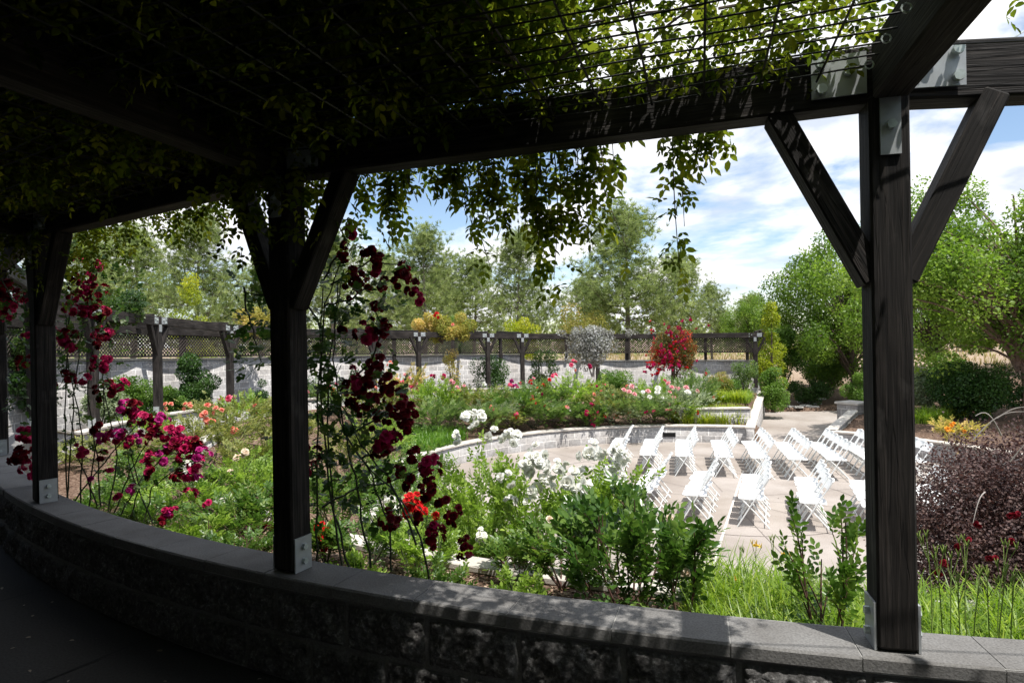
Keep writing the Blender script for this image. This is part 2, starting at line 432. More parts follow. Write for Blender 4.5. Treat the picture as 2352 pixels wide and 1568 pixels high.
# plaza
mb = MB(); n = 128
mb.add([(PX0 + (PR + .1) * math.cos(2 * math.pi * i / n), PY0 + (PR + .1) * math.sin(2 * math.pi * i / n), 0) for i in range(n)], [tuple(range(n))])
plaza = tag(mb.build('plaza_paving', M['plaza']), kind='structure')
mb = MB(); mb.add([(x, y, -.004) for x, y in PATH], [tuple(reversed(range(len(PATH))))])
tag(mb.build('path', M['plaza']), kind='structure')
# joints in the paving: the pale radial one that shows, and fine dark ones
def gpt(px, py, h=0.0):
    q = P(px, py, 1.0); k = (E - h) / (E - q.z); return Vector((q.x * k, k, h))
mb = MB()
a = gpt(1640, 1290); b = gpt(1706, 1085)
dirv = (b - a).normalized(); a = a - dirv * .3; b = b + dirv * .2; sd = Vector((-dirv.y, dirv.x, 0)) * .018
mb.add([(*(a + sd).xy, .004), (*(a - sd).xy, .004), (*(b - sd).xy, .004), (*(b + sd).xy, .004)], [(0, 1, 2, 3)])
tag(mb.build('paving_joint', M['joint']), kind='structure')
mb = MB()
for R0 in (2.3, 4.4):
    mb_n = 90
    vs = []
    for i in range(mb_n + 1):
        t = 2 * math.pi * i / mb_n
        for rr in (R0, R0 + .018): vs.append((PX0 + rr * math.cos(t), PY0 + rr * math.sin(t), .004))
    mb.add(vs, [(2 * i, 2 * i + 1, 2 * i + 3, 2 * i + 2) for i in range(mb_n)])
for k in range(10):
    t = D2R(k * 36 + 12)
    c, s_ = math.cos(t), math.sin(t); p, q = (PX0 + .5 * c, PY0 + .5 * s_), (PX0 + 6.3 * c, PY0 + 6.3 * s_)
    mb.add([(p[0] - s_ * .005, p[1] + c * .005, .0044), (p[0] + s_ * .005, p[1] - c * .005, .0044), (q[0] + s_ * .005, q[1] - c * .005, .0044), (q[0] - s_ * .005, q[1] + c * .005, .0044)], [(0, 1, 2, 3)])
M['finejoint'] = flat_mat('fine_joint', (.17, .145, .13), .9, 0, .1, 9, 0)
tag(mb.build('paving_joint', M['finejoint']), kind='structure')

# walkway ring under the pergola
mb = MB()
n = 150; vs = []
for i in range(n + 1):
    t = 64 + (290 - 64) * i / n; z = 1.4 + W(t)
    for rr in (12.05, 15.05): vs.append(tuple(pol(rr, t, z)))
mb.add(vs, [(2 * i, 2 * i + 1, 2 * i + 3, 2 * i + 2) for i in range(n)])
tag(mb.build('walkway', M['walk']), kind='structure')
mb = MB()
for th in np.arange(200, 288, 6.35):
    a, b = pol(12.1, th + 1.2, 1.404), pol(15, th + 1.2, 1.404); d = Vector((-math.sin(D2R(th)), math.cos(D2R(th)), 0)) * .006
    mb.add([a - d, a + d, b + d, b - d], [(0, 1, 2, 3)])
tag(mb.build('walkway_joint', M['darkjoint']), kind='structure')

# ---------------------------------------------------------------- walls
def arc_uv_wall(name, R0, R1, th0, th1, z0f, z1f, mat, parent, C=(CX, CY), step=1.5):
    n = max(2, int(abs(th1 - th0) / step)); V = []; UV = []; Q = []
    Rm = (R0 + R1) / 2
    for side, R in enumerate((R0, R1)):
        for i in range(n + 1):
            t = th0 + (th1 - th0) * i / n; u = D2R(t) * Rm
            for z in (z0f(t), z1f(t)):
                q = pol(R, t, z, C); V.append(tuple(q)); UV.append((u, z))
    for s_ in (0, 1):
        b = s_ * (n + 1) * 2
        for i in range(n):
            f = (b + 2 * i, b + 2 * i + 1, b + 2 * i + 3, b + 2 * i + 2); Q.append(f if s_ == 0 else f[::-1])
    b = (n + 1) * 2
    for i in range(n): Q.append((2 * i + 1, b + 2 * i + 1, b + 2 * i + 3, 2 * i + 3))
    Q.append((0, b, b + 1, 1)); Q.append((2 * n, 2 * n + 1, b + 2 * n + 1, b + 2 * n))
    return np_mesh(name, np.array(V), np.array(Q), mat, parent, uv=np.array(UV))
def cap_arc(name, R0, R1, th0, th1, zf, thick, mat, parent, C=(CX, CY), stone=.6, gap=.004):
    mb = MB(); Rm = (R0 + R1) / 2; L_ = D2R(abs(th1 - th0)) * Rm; k = max(1, round(L_ / stone)); st = (th1 - th0) / k; g = math.degrees(gap / Rm)
    c = .008
    for i in range(k):
        j = random.uniform(-.003, .003); dz = random.uniform(-.0015, .0015)
        a, b = R0 + j, R1 + j
        prof = [(a, c), (a, thick - c), (a + c, thick), (b - c, thick), (b, thick - c), (b, c), (b - c, 0), (a + c, 0)]
        mb.sweep([(R, z + dz) for R, z in prof], th0 + st * i + g / 2, th0 + st * (i + 1) - g / 2, 2, zf, C)
    return mb.build(name, mat, parent)
def straight_wall(name, a, b, z0, z1a, z1b, th, label, cat='garden wall', group=None, mat=None, capw=.06, capm=None, capt=.05):
    root = empty(name, (a[0], a[1], z0)); tag(root, label, cat, group)
    a = Vector((a[0], a[1], 0)); b = Vector((b[0], b[1], 0)); d = (b - a); L_ = d.length; d.normalize(); s_ = Vector((-d.y, d.x, 0)) * th / 2
    o = Vector(root.location)
    V = []; UV = []
    for k, (pp, zt, u) in enumerate(((a, z1a, 0), (b, z1b, L_))):
        for sg in (-1, 1):
            for z in (z0, zt): V.append(tuple(pp + s_ * sg + Vector((0, 0, z)) - o)); UV.append((u + (.2 if sg > 0 else 0), z))
    Q = [(0, 4, 5, 1), (2, 3, 7, 6), (1, 5, 7, 3), (0, 1, 3, 2), (4, 6, 7, 5)]
    np_mesh('wall_body', np.array(V), np.array(Q), mat or M['block'], root, uv=np.array(UV))
    mb = MB(); k = max(1, round(L_ / .5))
    for i in range(k):
        p = a + d * (L_ * i / k + .002); q = a + d * (L_ * (i + 1) / k - .002)
        zp = z1a + (z1b - z1a) * i / k; zq = z1a + (z1b - z1a) * (i + 1) / k
        mb.bar(Vector((p.x, p.y, zp + capt / 2 + .002)) - o, Vector((q.x, q.y, zq + capt / 2 + .002)) - o, th + capw, capt, bev=.006)
    mb.build('cap_stones', capm or M['cap'], root); return root

# near seat wall ------------------------------------------------
nw = empty('seat_wall', tuple(pol(12, 243.9, 1.4)))
tag(nw, 'low curving wall of dark rock-faced blocks with smooth grey cap between walkway and roses', 'garden wall')
org = nw.location.copy()
def rock_face(th0, th1, ds, name):
    Ro = 12.085; z0, z1 = 1.38, 1.838; nu = int(D2R(th1 - th0) * Ro / ds); nv = int((z1 - z0) / ds)
    V = np.zeros(((nu + 1) * (nv + 1), 3)); mask = np.zeros((nu + 1, nv + 1)); k = 0
    for i in range(nu + 1):
        t = th0 + (th1 - th0) * i / nu; u = D2R(t) * Ro; c, s_ = math.cos(D2R(t)), math.sin(D2R(t)); w = W(t)
        for j in range(nv + 1):
            z = z0 + (z1 - z0) * j / nv
            zz = (z - 1.40) / .216; row = math.floor(zz); fz = (zz - row) * .216
            uu = (u + (.21 if row % 2 else 0)) / .42; bi = math.floor(uu); fu = (uu - bi) * .42
            e = min(fz, .216 - fz, fu, .42 - fu)
            mk = 1.0 if e < .007 else max(0.0, 1 - (e - .007) / .006)
            q = Vector((u * 5 + bi * 3.1, z * 5 + row * 7.7, 0))
            h = mnoise.fractal(q * 1.5, .9, 2.1, 5) * .022 + mnoise.fractal(q * 8, .8, 2.2, 4) * .008
            bul = min(1, e / .035)
            d = (-.012) * mk + (1 - mk) * (bul ** .5 * (.018 + h))
            rr = Ro + d
            V[k] = (CX + rr * c - org.x, CY + rr * s_ - org.y, z + w - org.z); mask[i, j] = mk; k += 1
    idx = np.arange((nu + 1) * (nv + 1)).reshape(nu + 1, nv + 1)
    Q = np.stack([idx[:-1, :-1].ravel(), idx[1:, :-1].ravel(), idx[1:, 1:].ravel(), idx[:-1, 1:].ravel()], 1)
    mm = (mask[:-1, :-1] + mask[1:, 1:]).ravel() / 2
    return np_mesh(name, V, Q, M['rock'], nw, attr=mm)
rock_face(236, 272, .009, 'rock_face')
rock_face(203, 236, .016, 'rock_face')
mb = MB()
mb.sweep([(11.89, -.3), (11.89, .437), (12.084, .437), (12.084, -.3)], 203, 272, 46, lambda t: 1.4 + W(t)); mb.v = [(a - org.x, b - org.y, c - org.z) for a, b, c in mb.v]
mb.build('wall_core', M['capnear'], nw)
def rel_cap(root, *a, **k):
    o = cap_arc(*a, **k); o.parent = root; o.matrix_parent_inverse = bpy.data.objects.new('t', None).matrix_world
    o.data.transform(__import__('mathutils').Matrix.Translation(-root.location)); return o
mb = MB(); mb.sweep([(11.868, .002), (11.868, .055), (12.104, .055), (12.104, .002)], 203, 272, 60, lambda t: 1.842 + W(t)); mb.v = [(a - org.x, b - org.y, c - org.z) for a, b, c in mb.v]
M['mortar'] = flat_mat('light_mortar', (.30, .295, .28), .9, 0, .2, 20, .2)
mb.build('cap_mortar', M['mortar'], nw)
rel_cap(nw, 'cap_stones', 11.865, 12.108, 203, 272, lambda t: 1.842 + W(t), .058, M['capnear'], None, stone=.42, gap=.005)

def ring_wall(name, R0, R1, th0, th1, z0f, z1f, label, capf=.03, capt=.05, C=(CX, CY), cat='garden wall', step=1.5, stone=.6, mat=None, capm=None):
    root = empty(name, tuple(pol((R0 + R1) / 2, (th0 + th1) / 2, z0f((th0 + th1) / 2), C))); tag(root, label, cat)
    o = arc_uv_wall('wall_body', R0, R1, th0, th1, z0f, z1f, mat or M['block'], None, C, step); o.parent = root
    o.data.transform(__import__('mathutils').Matrix.Translation(-root.location))
    rel_cap(root, 'cap_stones', R0 - capf, R1 + capf, th0, th1, lambda t: z1f(t) + .002, capt, capm or M['cap'], None, C=C, stone=stone)
    return root
# left and far parts of the inner seat wall
ring_wall('seat_wall', 11.9, 12.08, 64.5, 203, lambda t: 1.1 + W(t) - .1, lambda t: 1.84 + W(t), 'long pale block seat wall carrying the far pergola posts round the garden')
# tall outer wall
ring_wall('retaining_wall', 15.05, 15.3, 64, 292, lambda t: 1.0 + W(t), lambda t: 2.72 + W(t) + (.40 if t > 104 else .10), 'tall pale block wall behind the lattice on the outer side of the walkway', capt=.06)
# low terrace wall of the near rose bed
ring_wall('terrace_curb', 10.02, 10.20, 188, 276, lambda t: .4, lambda t: 1.27, 'narrow pale curb below the seat wall dividing the near rose bed', capf=.01, stone=.5)
# plaza wall
pc = (PX0, PY0)
ring_wall('plaza_wall', PR + .04, PR + .26, 65.5, 205, lambda t: -.05, lambda t: .44, 'curved low wall of pale blocks behind the back rows of chairs', C=pc, stone=.5)
ring_wall('plaza_wall', PR + .04, PR + .26, -86, 47.5, lambda t: -.05, lambda t: .44, 'curved low block wall on the right of the plaza by the purple bush', C=pc, stone=.5)
ring_wall('plaza_wall', PR + .04, PR + .26, 205.2, 273.8, lambda t: -.05, lambda t: .44, 'low plaza edge wall under the white roses and daylilies in front', C=pc, stone=.5)
# vent in the plaza wall
p0 = gpt(1538, 1000, .2); d_ = Vector((p0.x - PX0, p0.y - PY0, 0)).normalized(); vc = Vector((PX0, PY0, 0)) + d_ * (PR + .035); vc.z = .22
mb = MB(); ang = math.atan2(d_.y, d_.x) + math.pi / 2
mb.box((0, 0, 0), (.36, .02, .12), ang)
for k in range(4): mb.box((-d_.x * .014, -d_.y * .014, -.042 + k * .028), (.33, .012, .008), ang)
tag(mb.build('wall_vent', M['rod'], None, origin=None), 'small dark grille set in the plaza wall behind the back chairs', 'vent').location = vc
# planter side wall along the path and the upper terrace wall
straight_wall('planter_wall', (6.60, 17.62), (9.66, 24.5), -.05, .44, .86, .2, 'pale side wall of the planted beds running beside the path')
s0 = pol(0, 0); 
def terr_far(px): 
    return gpt(px, 935, .9)
a, b = gpt(1560, 939, .88), gpt(1729, 937, .88)
straight_wall('terrace_wall', (a.x, a.y), (b.x - .1, b.y), .3, .86, .86, .2, 'upper step wall between the two grass strips beside the path')
# right side of the path: stepped dark wall and square pillar
straight_wall('planter_wall', (8.55, 17.0), (10.6, 19.7), -.05, .44, .62, .22, 'dark wet stone wall sloping up right of the path entrance', mat=M['block'])
pr = empty('stone_pillar', (11.0, 20.4, 0)); tag(pr, 'square stone pillar with pale cap at the right of the path', 'pillar')
mb = MB(); mb.box((0, 0, .37), (.7, .7, .84), .5, bev=.01); box_uv(mb.build('pillar_body', M['block'], pr))
mb = MB(); mb.box((0, 0, .83), (.8, .8, .07), .5, bev=.01); mb.build('pillar_cap', M['cap'], pr)
# stepping stones
ss = [(1812, 934), (1835, 939), (1850, 931), (1868, 936), (1846, 924), (1872, 927), (1862, 918), (1886, 921), (1880, 913)]
for i, (px, py) in enumerate(ss):
    z = .03
    q = gpt(px, py, .08); q.z = soil(q.x, q.y) + .01
    mb = MB(); k = 7; r = random.uniform(.22, .34)
    ring = [(r * random.uniform(.75, 1.1) * math.cos(2 * math.pi * j / k), r * random.uniform(.75, 1.1) * math.sin(2 * math.pi * j / k)) for j in range(k)]
    mb.add([(x, y, 0) for x, y in ring] + [(x * .94, y * .94, .05) for x, y in ring], [tuple(range(k, 2 * k))] + [(j, (j + 1) % k, k + (j + 1) % k, k + j) for j in range(k)])
    o = mb.build('stepping_stone', M['flag']); o.location = q; o.rotation_euler.z = random.uniform(0, 3)
    tag(o, ['nearest', 'second', 'third', 'fourth', 'fifth', 'sixth', 'seventh', 'eighth', 'farthest'][i] + ' flat stepping stone of the trail past the path end', 'stepping stone', 'stepping stones in the mulch')

# ---------------------------------------------------------------- pergola
BW, BH = .12, .20
def pergola(name, label, thetas, beam_ths, outer, near, wood, rafters, lattice=True, mats=None):
    mid = thetas[len(thetas) // 2]; BZ = 3.81 if near else 3.85
    root = empty(name, tuple(pol(12, mid, 1.4 + W(mid)))); tag(root, label, 'pergola'); og = root.location.copy()
    def put(mb, nm, mat, par=root, uv=True):
        mb.v = [(a - og.x, b - og.y, c - og.z) for a, b, c in mb.v]; o = mb.build(nm, mat, par)
        return box_uv(o) if uv else o
    pw = .128 if near else .15
    for th in thetas:
        w = W(th); base = 1.9 + w; top = BZ + w; tg = Vector((-math.sin(D2R(th)), math.cos(D2R(th)), 0)); rd = Vector((math.cos(D2R(th)), math.sin(D2R(th)), 0))
        c = pol(12, th)
        mb = MB(); mb.box((c.x, c.y, (base + .012 + top + .02) / 2), (pw, pw, top + .02 - base - .012), D2R(th), bev=.008); post = put(mb, 'post', M[wood])
        # braces
        for sg in (-1, 1):
            mb = MB(); a = c + tg * sg * .35 - rd * .038 + Vector((0, 0, top + .012)); bb = c + tg * sg * .045 + Vector((0, 0, top - .62))
            mb.bar(a, bb, .105, .082, up=tuple(tg), bev=.006); put(mb, 'brace', M[wood])
        # base plates
        for sg in (-1, 1):
            mb = MB(); p_ = c + tg * sg * (pw / 2 + .005) + Vector((0, 0, base + .085)); mb.box(p_, (pw * .85, .008, .165), D2R(th)); pl = put(mb, 'base_plate', M['galv'], root, False)
            for dz in (-.035, .035):
                mb = MB(); q = p_ + tg * sg * .003 + Vector((0, 0, dz)); mb.tube([q, q + tg * sg * .018], .015, .015, 6); put(mb, 'bolt', M['bolt'], pl, False)
        # splice plates and strap
        for side in ((1, -1) if near else (-1, 1)):
            for sg in (-1, 1):
                mb = MB(); p_ = c + tg * sg * .155 - rd * .017 + rd * side * (BW / 2 + .006) + Vector((0, 0, top + .105))
                mb.box(p_, (.008, .175, .145), D2R(th + sg * 6.3)); pl = put(mb, 'joint_plate', M['galv'], root, False)
                for (dt, dz) in ((.058, .045), (.058, -.045), (-.03, .012)):
                    mb = MB(); q = p_ + tg * sg * dt + Vector((0, 0, dz)) + rd * side * .003; mb.tube([q, q + rd * side * .020], .0185, .018, 8); put(mb, 'bolt', M['bolt'], pl, False)
            if near:
                mb = MB(); p_ = c + rd * side * (pw / 2 + .006) + Vector((0, 0, top - .06)); mb.box(p_, (.008, .065, .26), D2R(th)); pl = put(mb, 'strap', M['galv'], root, False)
                mb = MB(); q = p_ + rd * side * .003 + Vector((0, 0, -.03)); mb.tube([q, q + rd * side * .02], .017, .017, 6); put(mb, 'bolt', M['bolt'], pl, False)
            elif side == -1:
                mb = MB(); p_ = c + rd * side * (pw / 2 + .006) + Vector((0, 0, top - .06)); mb.box(p_, (.008, .1, .16), D2R(th)); put(mb, 'strap', M['galv'], root, False)
    for t0, t1 in zip(beam_ths, beam_ths[1:]):
        a, b = pol(12, t0, BZ + W(t0) + BH / 2), pol(12, t1, BZ + W(t1) + BH / 2); d = (b - a).normalized() * .002
        mb = MB(); mb.bar(a + d, b - d, BW, BH, bev=.008); put(mb, 'beam', M[wood])
        a, b = pol(15, t0, BZ + W(t0) + BH / 2), pol(15, t1, BZ + W(t1) + BH / 2)
        mb = MB(); mb.bar(a + d, b - d, BW, BH, bev=.008); put(mb, 'beam', M[wood])
        if lattice:
            # lattice panel under the outer beam
            a, b = pol(14.98, t0), pol(14.98, t1); d = b - a; L_ = d.length; d.normalize(); nn = Vector((-d.y, d.x, 0))
            H = .60; sp = .105; wd = .019; V = []; Q = []
            k = int((L_ + H) / sp) + 1
            for lay, sg in ((0, 1), (1, -1)):
                for i in range(k):
                    s0_, z0_ = (i * sp - H, 0.0) if sg == 1 else (i * sp, 0.0)
                    s1_, z1_ = s0_ + sg * H, H
                    if sg == 1:
                        lo, hi = max(0, -s0_), min(H, L_ - s0_)
                    else:
                        lo, hi = max(0, s0_ - L_), min(H, s0_)
                    if hi - lo < .02: continue
                    A = (s0_ + sg * lo, lo); B_ = (s0_ + sg * hi, hi)
                    off = nn * (.008 * lay)
                    for th_ in (0, .007):
                        o2 = off + nn * th_
                        for (s_, z_) in (A, B_):
                            for e in (-1, 1):
                                t_at = (s_ / L_); zz = BZ - H + z_ + W(t0) + (W(t1) - W(t0)) * t_at
                                q = a + d * (s_ + e * wd * .7) + o2; V.append((q.x - og.x, q.y - og.y, zz - e * sg * wd * .7 - og.z))
                    n0 = len(V) - 8
                    Q += [(n0, n0 + 1, n0 + 3, n0 + 2), (n0 + 4, n0 + 6, n0 + 7, n0 + 5), (n0, n0 + 2, n0 + 6, n0 + 4), (n0 + 1, n0 + 5, n0 + 7, n0 + 3)]
            np_mesh('lattice_panel', np.array(V), np.array(Q), M['latt'], root)
            mb = MB()
            for zz in (BZ - H - .02, ):
                mb.bar(a + Vector((0, 0, zz + W(t0))), b + Vector((0, 0, zz + W(t1))), .03, .05)
            put(mb, 'lattice_rail', M[wood])
    for th in outer:
        w = W(th); c = pol(15, th); mb = MB(); zb = 2.83 + w + .06; mb.box((c.x, c.y, (zb + BZ + w) / 2), (.13, .13, BZ + w - zb), D2R(th), bev=.006); put(mb, 'post', M[wood])
    for th in rafters:
        w = W(th); rd = Vector((math.cos(D2R(th)), math.sin(D2R(th)), 0)); z = BZ + w + BH / 2
        a, b = pol(12 + BW / 2 + .015, th, z + (.0 if near else .06)), pol(15.35, th, z + .16)
        mb = MB(); mb.bar(a, b, .115, .20, bev=.008); put(mb, 'rafter', M[wood])
    return root, og
M['latt'] = flat_mat('lattice_slat_wood', (.055, .045, .040), .85, 0, .3, 5, .2, .2)

TH_R, TH_M, TH_L, TH_A, TH_B = 256.36, 244.0, 230.9, 217.2, 204.9
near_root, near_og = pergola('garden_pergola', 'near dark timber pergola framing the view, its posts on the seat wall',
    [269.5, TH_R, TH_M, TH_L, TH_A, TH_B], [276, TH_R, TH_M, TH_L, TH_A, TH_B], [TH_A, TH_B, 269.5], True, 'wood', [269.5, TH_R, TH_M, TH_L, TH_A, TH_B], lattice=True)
def th_px(px, R=12.0):
    z = hit(px, R)[1]; q = P(px, 784, z); return theta(q.x, q.y)
left_th = [192.0, th_px(361), th_px(527)]
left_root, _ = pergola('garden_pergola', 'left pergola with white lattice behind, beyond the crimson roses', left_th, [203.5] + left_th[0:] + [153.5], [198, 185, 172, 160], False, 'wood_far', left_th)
far_px = [858, 961, 1120, 1199, 1372, 1545, 1735]
far_th = [th_px(p) for p in far_px]
outer_px = [905, 1040, 1150, 1300, 1440, 1620, 1716]
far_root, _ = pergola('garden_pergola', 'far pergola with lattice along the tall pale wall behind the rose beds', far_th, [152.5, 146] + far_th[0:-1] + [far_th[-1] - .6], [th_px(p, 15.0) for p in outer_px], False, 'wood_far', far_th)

# wire mesh above the near walkway
og = near_og
def relv(q): return (q.x - og.x, q.y - og.y, q.z - og.z)
for (ta, tb) in ((TH_A, TH_L), (TH_L, TH_M), (TH_M, TH_R)):
    mb = MB(); zr = 3.90
    for R in np.arange(12.13, 15, .085):
        rise = (R - 12) * .055
        a, b = pol(R, ta + .35, zr + rise), pol(R, tb - .35, zr + rise)
        k = 6; pts = []
        for i in range(k + 1):
            q = a.lerp(b, i / k); q.z += .006 * math.sin(i * 2.1 + R * 9) - .02 * math.sin(math.pi * i / k); pts.append(relv(q))
        mb.tube(pts, .0035, .0035, 4)
    for t in np.arange(ta + 1.1, tb - .3, .95):
        fr = (t - ta) / (tb - ta)
        a = pol(12.1, ta + .35).lerp(pol(12.1, tb - .35), fr); b = pol(15, ta + .35).lerp(pol(15, tb - .35), fr)
        a.z = zr - .01; b.z = zr + .165
        mb.tube([relv(a), relv(a.lerp(b, .5)), relv(b)], .004, .004, 4)
    mb.build('wire_mesh', M['rod'], near_root)
mb = MB()
for R, z in ((12.17, 3.94), (12.62, 3.99), (12.9, 4.03)):
    a, b = pol(R, TH_R + .4, z), pol(R, 269.2, z); mb.tube([relv(a), relv(a.lerp(b, .5) - Vector((0, 0, .03))), relv(b)], .004, .004, 5)
mb.build('wire_mesh', M['rod'], near_root)
# eyelets and the turnbuckle
mb = MB()
tgR = Vector((-math.sin(D2R(TH_R)), math.cos(D2R(TH_R)), 0)); rdR = Vector((math.cos(D2R(TH_R)), math.sin(D2R(TH_R)), 0))
for R in np.arange(12.13, 13.4, .17):
    for sg in (-1,):
        c = pol(R, TH_R, 3.905 + (R - 12) * .055) + tgR * sg * .068
        pts = [c + tgR * sg * .012 + (tgR * math.cos(t) + Vector((0, 0, 1)) * math.sin(t)) * .014 for t in np.linspace(0, 2 * math.pi, 9)]
        mb.tube([relv(q) for q in pts], .003, .003, 4, False)
mb.build('eye_bolt', M['bolt'], near_root)
mb = MB(); a = P(2206, 163, 2.2); b = P(2420, 30, 2.45)
mb.tube([relv(a), relv(b)], .0035, .0035, 5); d = (b - a).normalized()
mb.tube([relv(a.lerp(b, .25)), relv(a.lerp(b, .45))], .008, .008, 6); mb.tube([relv(a), relv(a + d * .03)], .007, .004, 6)
mb.build('turnbuckle', M['bolt'], near_root)
# ---------------------------------------------------------------- foliage engine
T_LEAF = (np.array([(0, 0, 0), (.25, .28, .06), (.23, .65, .05), (0, 1, -.05), (-.23, .65, .05), (-.25, .28, .06)]), np.array([(0, 1, 2, 3), (0, 3, 4, 5)]))
T_RHOMB = (np.array([(0, 0, 0), (.30, .45, .06), (0, 1, 0), (-.30, .45, .06)]), np.array([(0, 1, 2, 3)]))
T_ROUND = (np.array([(0, 0, 0), (.36, .22, .05), (.36, .70, .05), (0, 1, -.03), (-.36, .70, .05), (-.36, .22, .05)]), np.array([(0, 1, 2, 3), (0, 3, 4, 5)]))
T_NEEDLE = (np.array([(-.06, 0, 0), (.06, 0, 0), (.03, 1, 0), (-.03, 1, 0)]), np.array([(0, 1, 2, 3)]))

def unit(a): return a / np.maximum(1e-9, np.linalg.norm(a, axis=-1, keepdims=True))
def leaves(Pp, Dd, Nn, S, tmpl, attr=None):
    """-> V, Q, attribute"""
    y = unit(Dd); x = unit(np.cross(y, Nn)); z = np.cross(x, y)
    tv, tq = tmpl; S = np.asarray(S).reshape(-1, 1, 1) if np.ndim(S) else S
    V = Pp[:, None, :] + S * (tv[None, :, 0:1] * x[:, None, :] + tv[None, :, 1:2] * y[:, None, :] + tv[None, :, 2:3] * z[:, None, :])
    n = len(Pp); k = len(tv); Q = (tq[None] + (np.arange(n) * k)[:, None, None]).reshape(-1, 4)
    a = rng.random(n) if attr is None else attr
    return V.reshape(-1, 3), Q, np.repeat(a, len(tq))
def join(parts):
    V = []; Q = []; A = []; o = 0
    for v, q, a in parts:
        V.append(v); Q.append(q + o); A.append(a); o += len(v)
    return np.concatenate(V), np.concatenate(Q), np.concatenate(A)
def rnd(n): return unit(rng.normal(size=(n, 3)))
UP = np.array([0, 0, 1.0])
def compound(anch, outd, size, tmpl=T_LEAF, droop=.0, five=True, jit=.5):
    """rose-like compound leaf of five leaflets at each anchor; size = leaflet length"""
    n = len(anch); size = np.broadcast_to(np.asarray(size, float), (n,)) * rng.uniform(.7, 1.15, n)
    r = unit(outd + rnd(n) * jit + UP * (.15 - droop)); nn = unit(UP * .9 + rnd(n) * .55)
    side = unit(np.cross(r, nn)); nn = np.cross(side, r); tone = rng.random(n)
    parts = []; specs = [(1.55, 0, 1.0), (1.15, 1, .92), (1.15, -1, .92)] + ([(.55, 1, .75), (.55, -1, .75)] if five else [])
    for (t, sg, sc) in specs:
        p = anch + r * (size * t)[:, None] - UP * (size * t * droop * .5)[:, None]
        d = r if sg == 0 else unit(r * .55 + side * sg * .85)
        d = unit(d + rnd(n) * .18 - UP * droop * .4); m = unit(nn + rnd(n) * .3)
        parts.append(leaves(p, d, m, size * sc, tmpl, np.clip(tone + rng.normal(0, .15, n), 0, 1)))
    return join(parts)
def mesh_obj(name, vqa, mat, parent=None, origin=None):
    V, Q, A = vqa
    if origin is not None: V = V - np.array(origin)
    return np_mesh(name, V, Q, mat, parent, attr=A)

# ---- blooms
def petal(c, az, tilt, r, w, curl=.35):
    """curved petal from centre c: 3x3 grid"""
    out = []
    for i in range(3):
        t = i / 2
        for j in (-1, 0, 1):
            rr = r * (.15 + .85 * t); ww = w * math.sin(math.pi * (.18 + .62 * t)) * j
            el = tilt - curl * t * t
            x = rr * math.cos(el); z = rr * math.sin(el) + abs(j) * w * .22
            out.append((c[0] + x * math.cos(az) - ww * math.sin(az), c[1] + x * math.sin(az) + ww * math.cos(az), c[2] + z))
    f = [(i * 3 + j, i * 3 + j + 1, i * 3 + j + 4, i * 3 + j + 3) for i in (0, 1) for j in (0, 1)]
    return out, f
def bloom_vqa(rad=.045, full=1.0, seed=0):
    r = random.Random(seed); V = []; Q = []; A = []
    for ring, (k, tilt, rr) in enumerate(((4, 1.35, .55), (5, 1.0, .72), (6, .62, .9), (7, .22, 1.0))):
        if full < .5 and ring == 3: continue
        for i in range(k):
            az = 2 * math.pi * (i + ring * .37) / k + r.uniform(-.2, .2)
            v, f = petal((0, 0, ring * -.02 * rad), az, tilt + r.uniform(-.15, .15), rad * rr * r.uniform(.88, 1.08), rad * .52, r.uniform(.1, .6))
            b = len(V); V += v; Q += [tuple(x + b for x in q) for q in f]; A += [min(1, max(0, .25 + .2 * ring + r.uniform(-.2, .25)))] * 4
    return np.array(V), np.array(Q), np.array(A)
def rotm(d):
    """rotation taking z to d"""
    d = Vector(d).normalized(); return np.array(d.to_track_quat('Z', 'Y').to_matrix())
def cluster_vqa(n, spread, rad, seed):
    r = np.random.default_rng(seed); parts = []
    for i in range(n):
        v, q, a = bloom_vqa(rad * r.uniform(.75, 1.1), 1, seed * 17 + i)
        off = r.normal(size=3); off = off / np.linalg.norm(off) * spread * r.uniform(.5, 1) if n > 1 else np.zeros(3)
        d = off / (np.linalg.norm(off) + 1e-6) + np.array([0, -.5, .5]) + r.normal(size=3) * .2
        parts.append((v @ rotm(d).T + off, q, np.clip(a + r.uniform(-.15, .15), 0, 1)))
    return join(parts)
BL = {}
def bloom_mesh(color, n, big=False):
    key = (color, n, big, random.randrange(3))
    if key not in BL:
        rad = .05
        v, q, a = cluster_vqa(n, .045 * (n ** .5) * .75, rad if n == 1 else .040, abs(hash((color, n, key[3]))) % 1000 if False else (len(BL) * 7 + n))
        BL[key] = np_mesh('bloom', v, q, PET[color], None, attr=a, link_it=False)
    return BL[key]
def put_bloom(par, loc, color, n=1, scale=1.0, name=None):
    me = bloom_mesh(color, n); o = bpy.data.objects.new(name or ('bloom' if n == 1 else 'bloom_cluster'), me)
    COL.objects.link(o); o.parent = par; pl = par.location
    o.location = (loc[0] - pl.x, loc[1] - pl.y, loc[2] - pl.z); s = scale * random.uniform(.9, 1.1); o.scale = (s, s, s)
    o.rotation_euler = (random.uniform(-.35, .35), random.uniform(-.35, .35), random.uniform(-.9, .9))
    return o

def cane_pts(a, b, bow, k=8, sag=0.0):
    a = np.array(a, float); b = np.array(b, float); bow = np.array(bow, float); out = []
    for i in range(k + 1):
        t = i / k; out.append(a * (1 - t) + b * t + bow * math.sin(math.pi * t) + np.array([0, 0, -sag * t * t]))
    return out

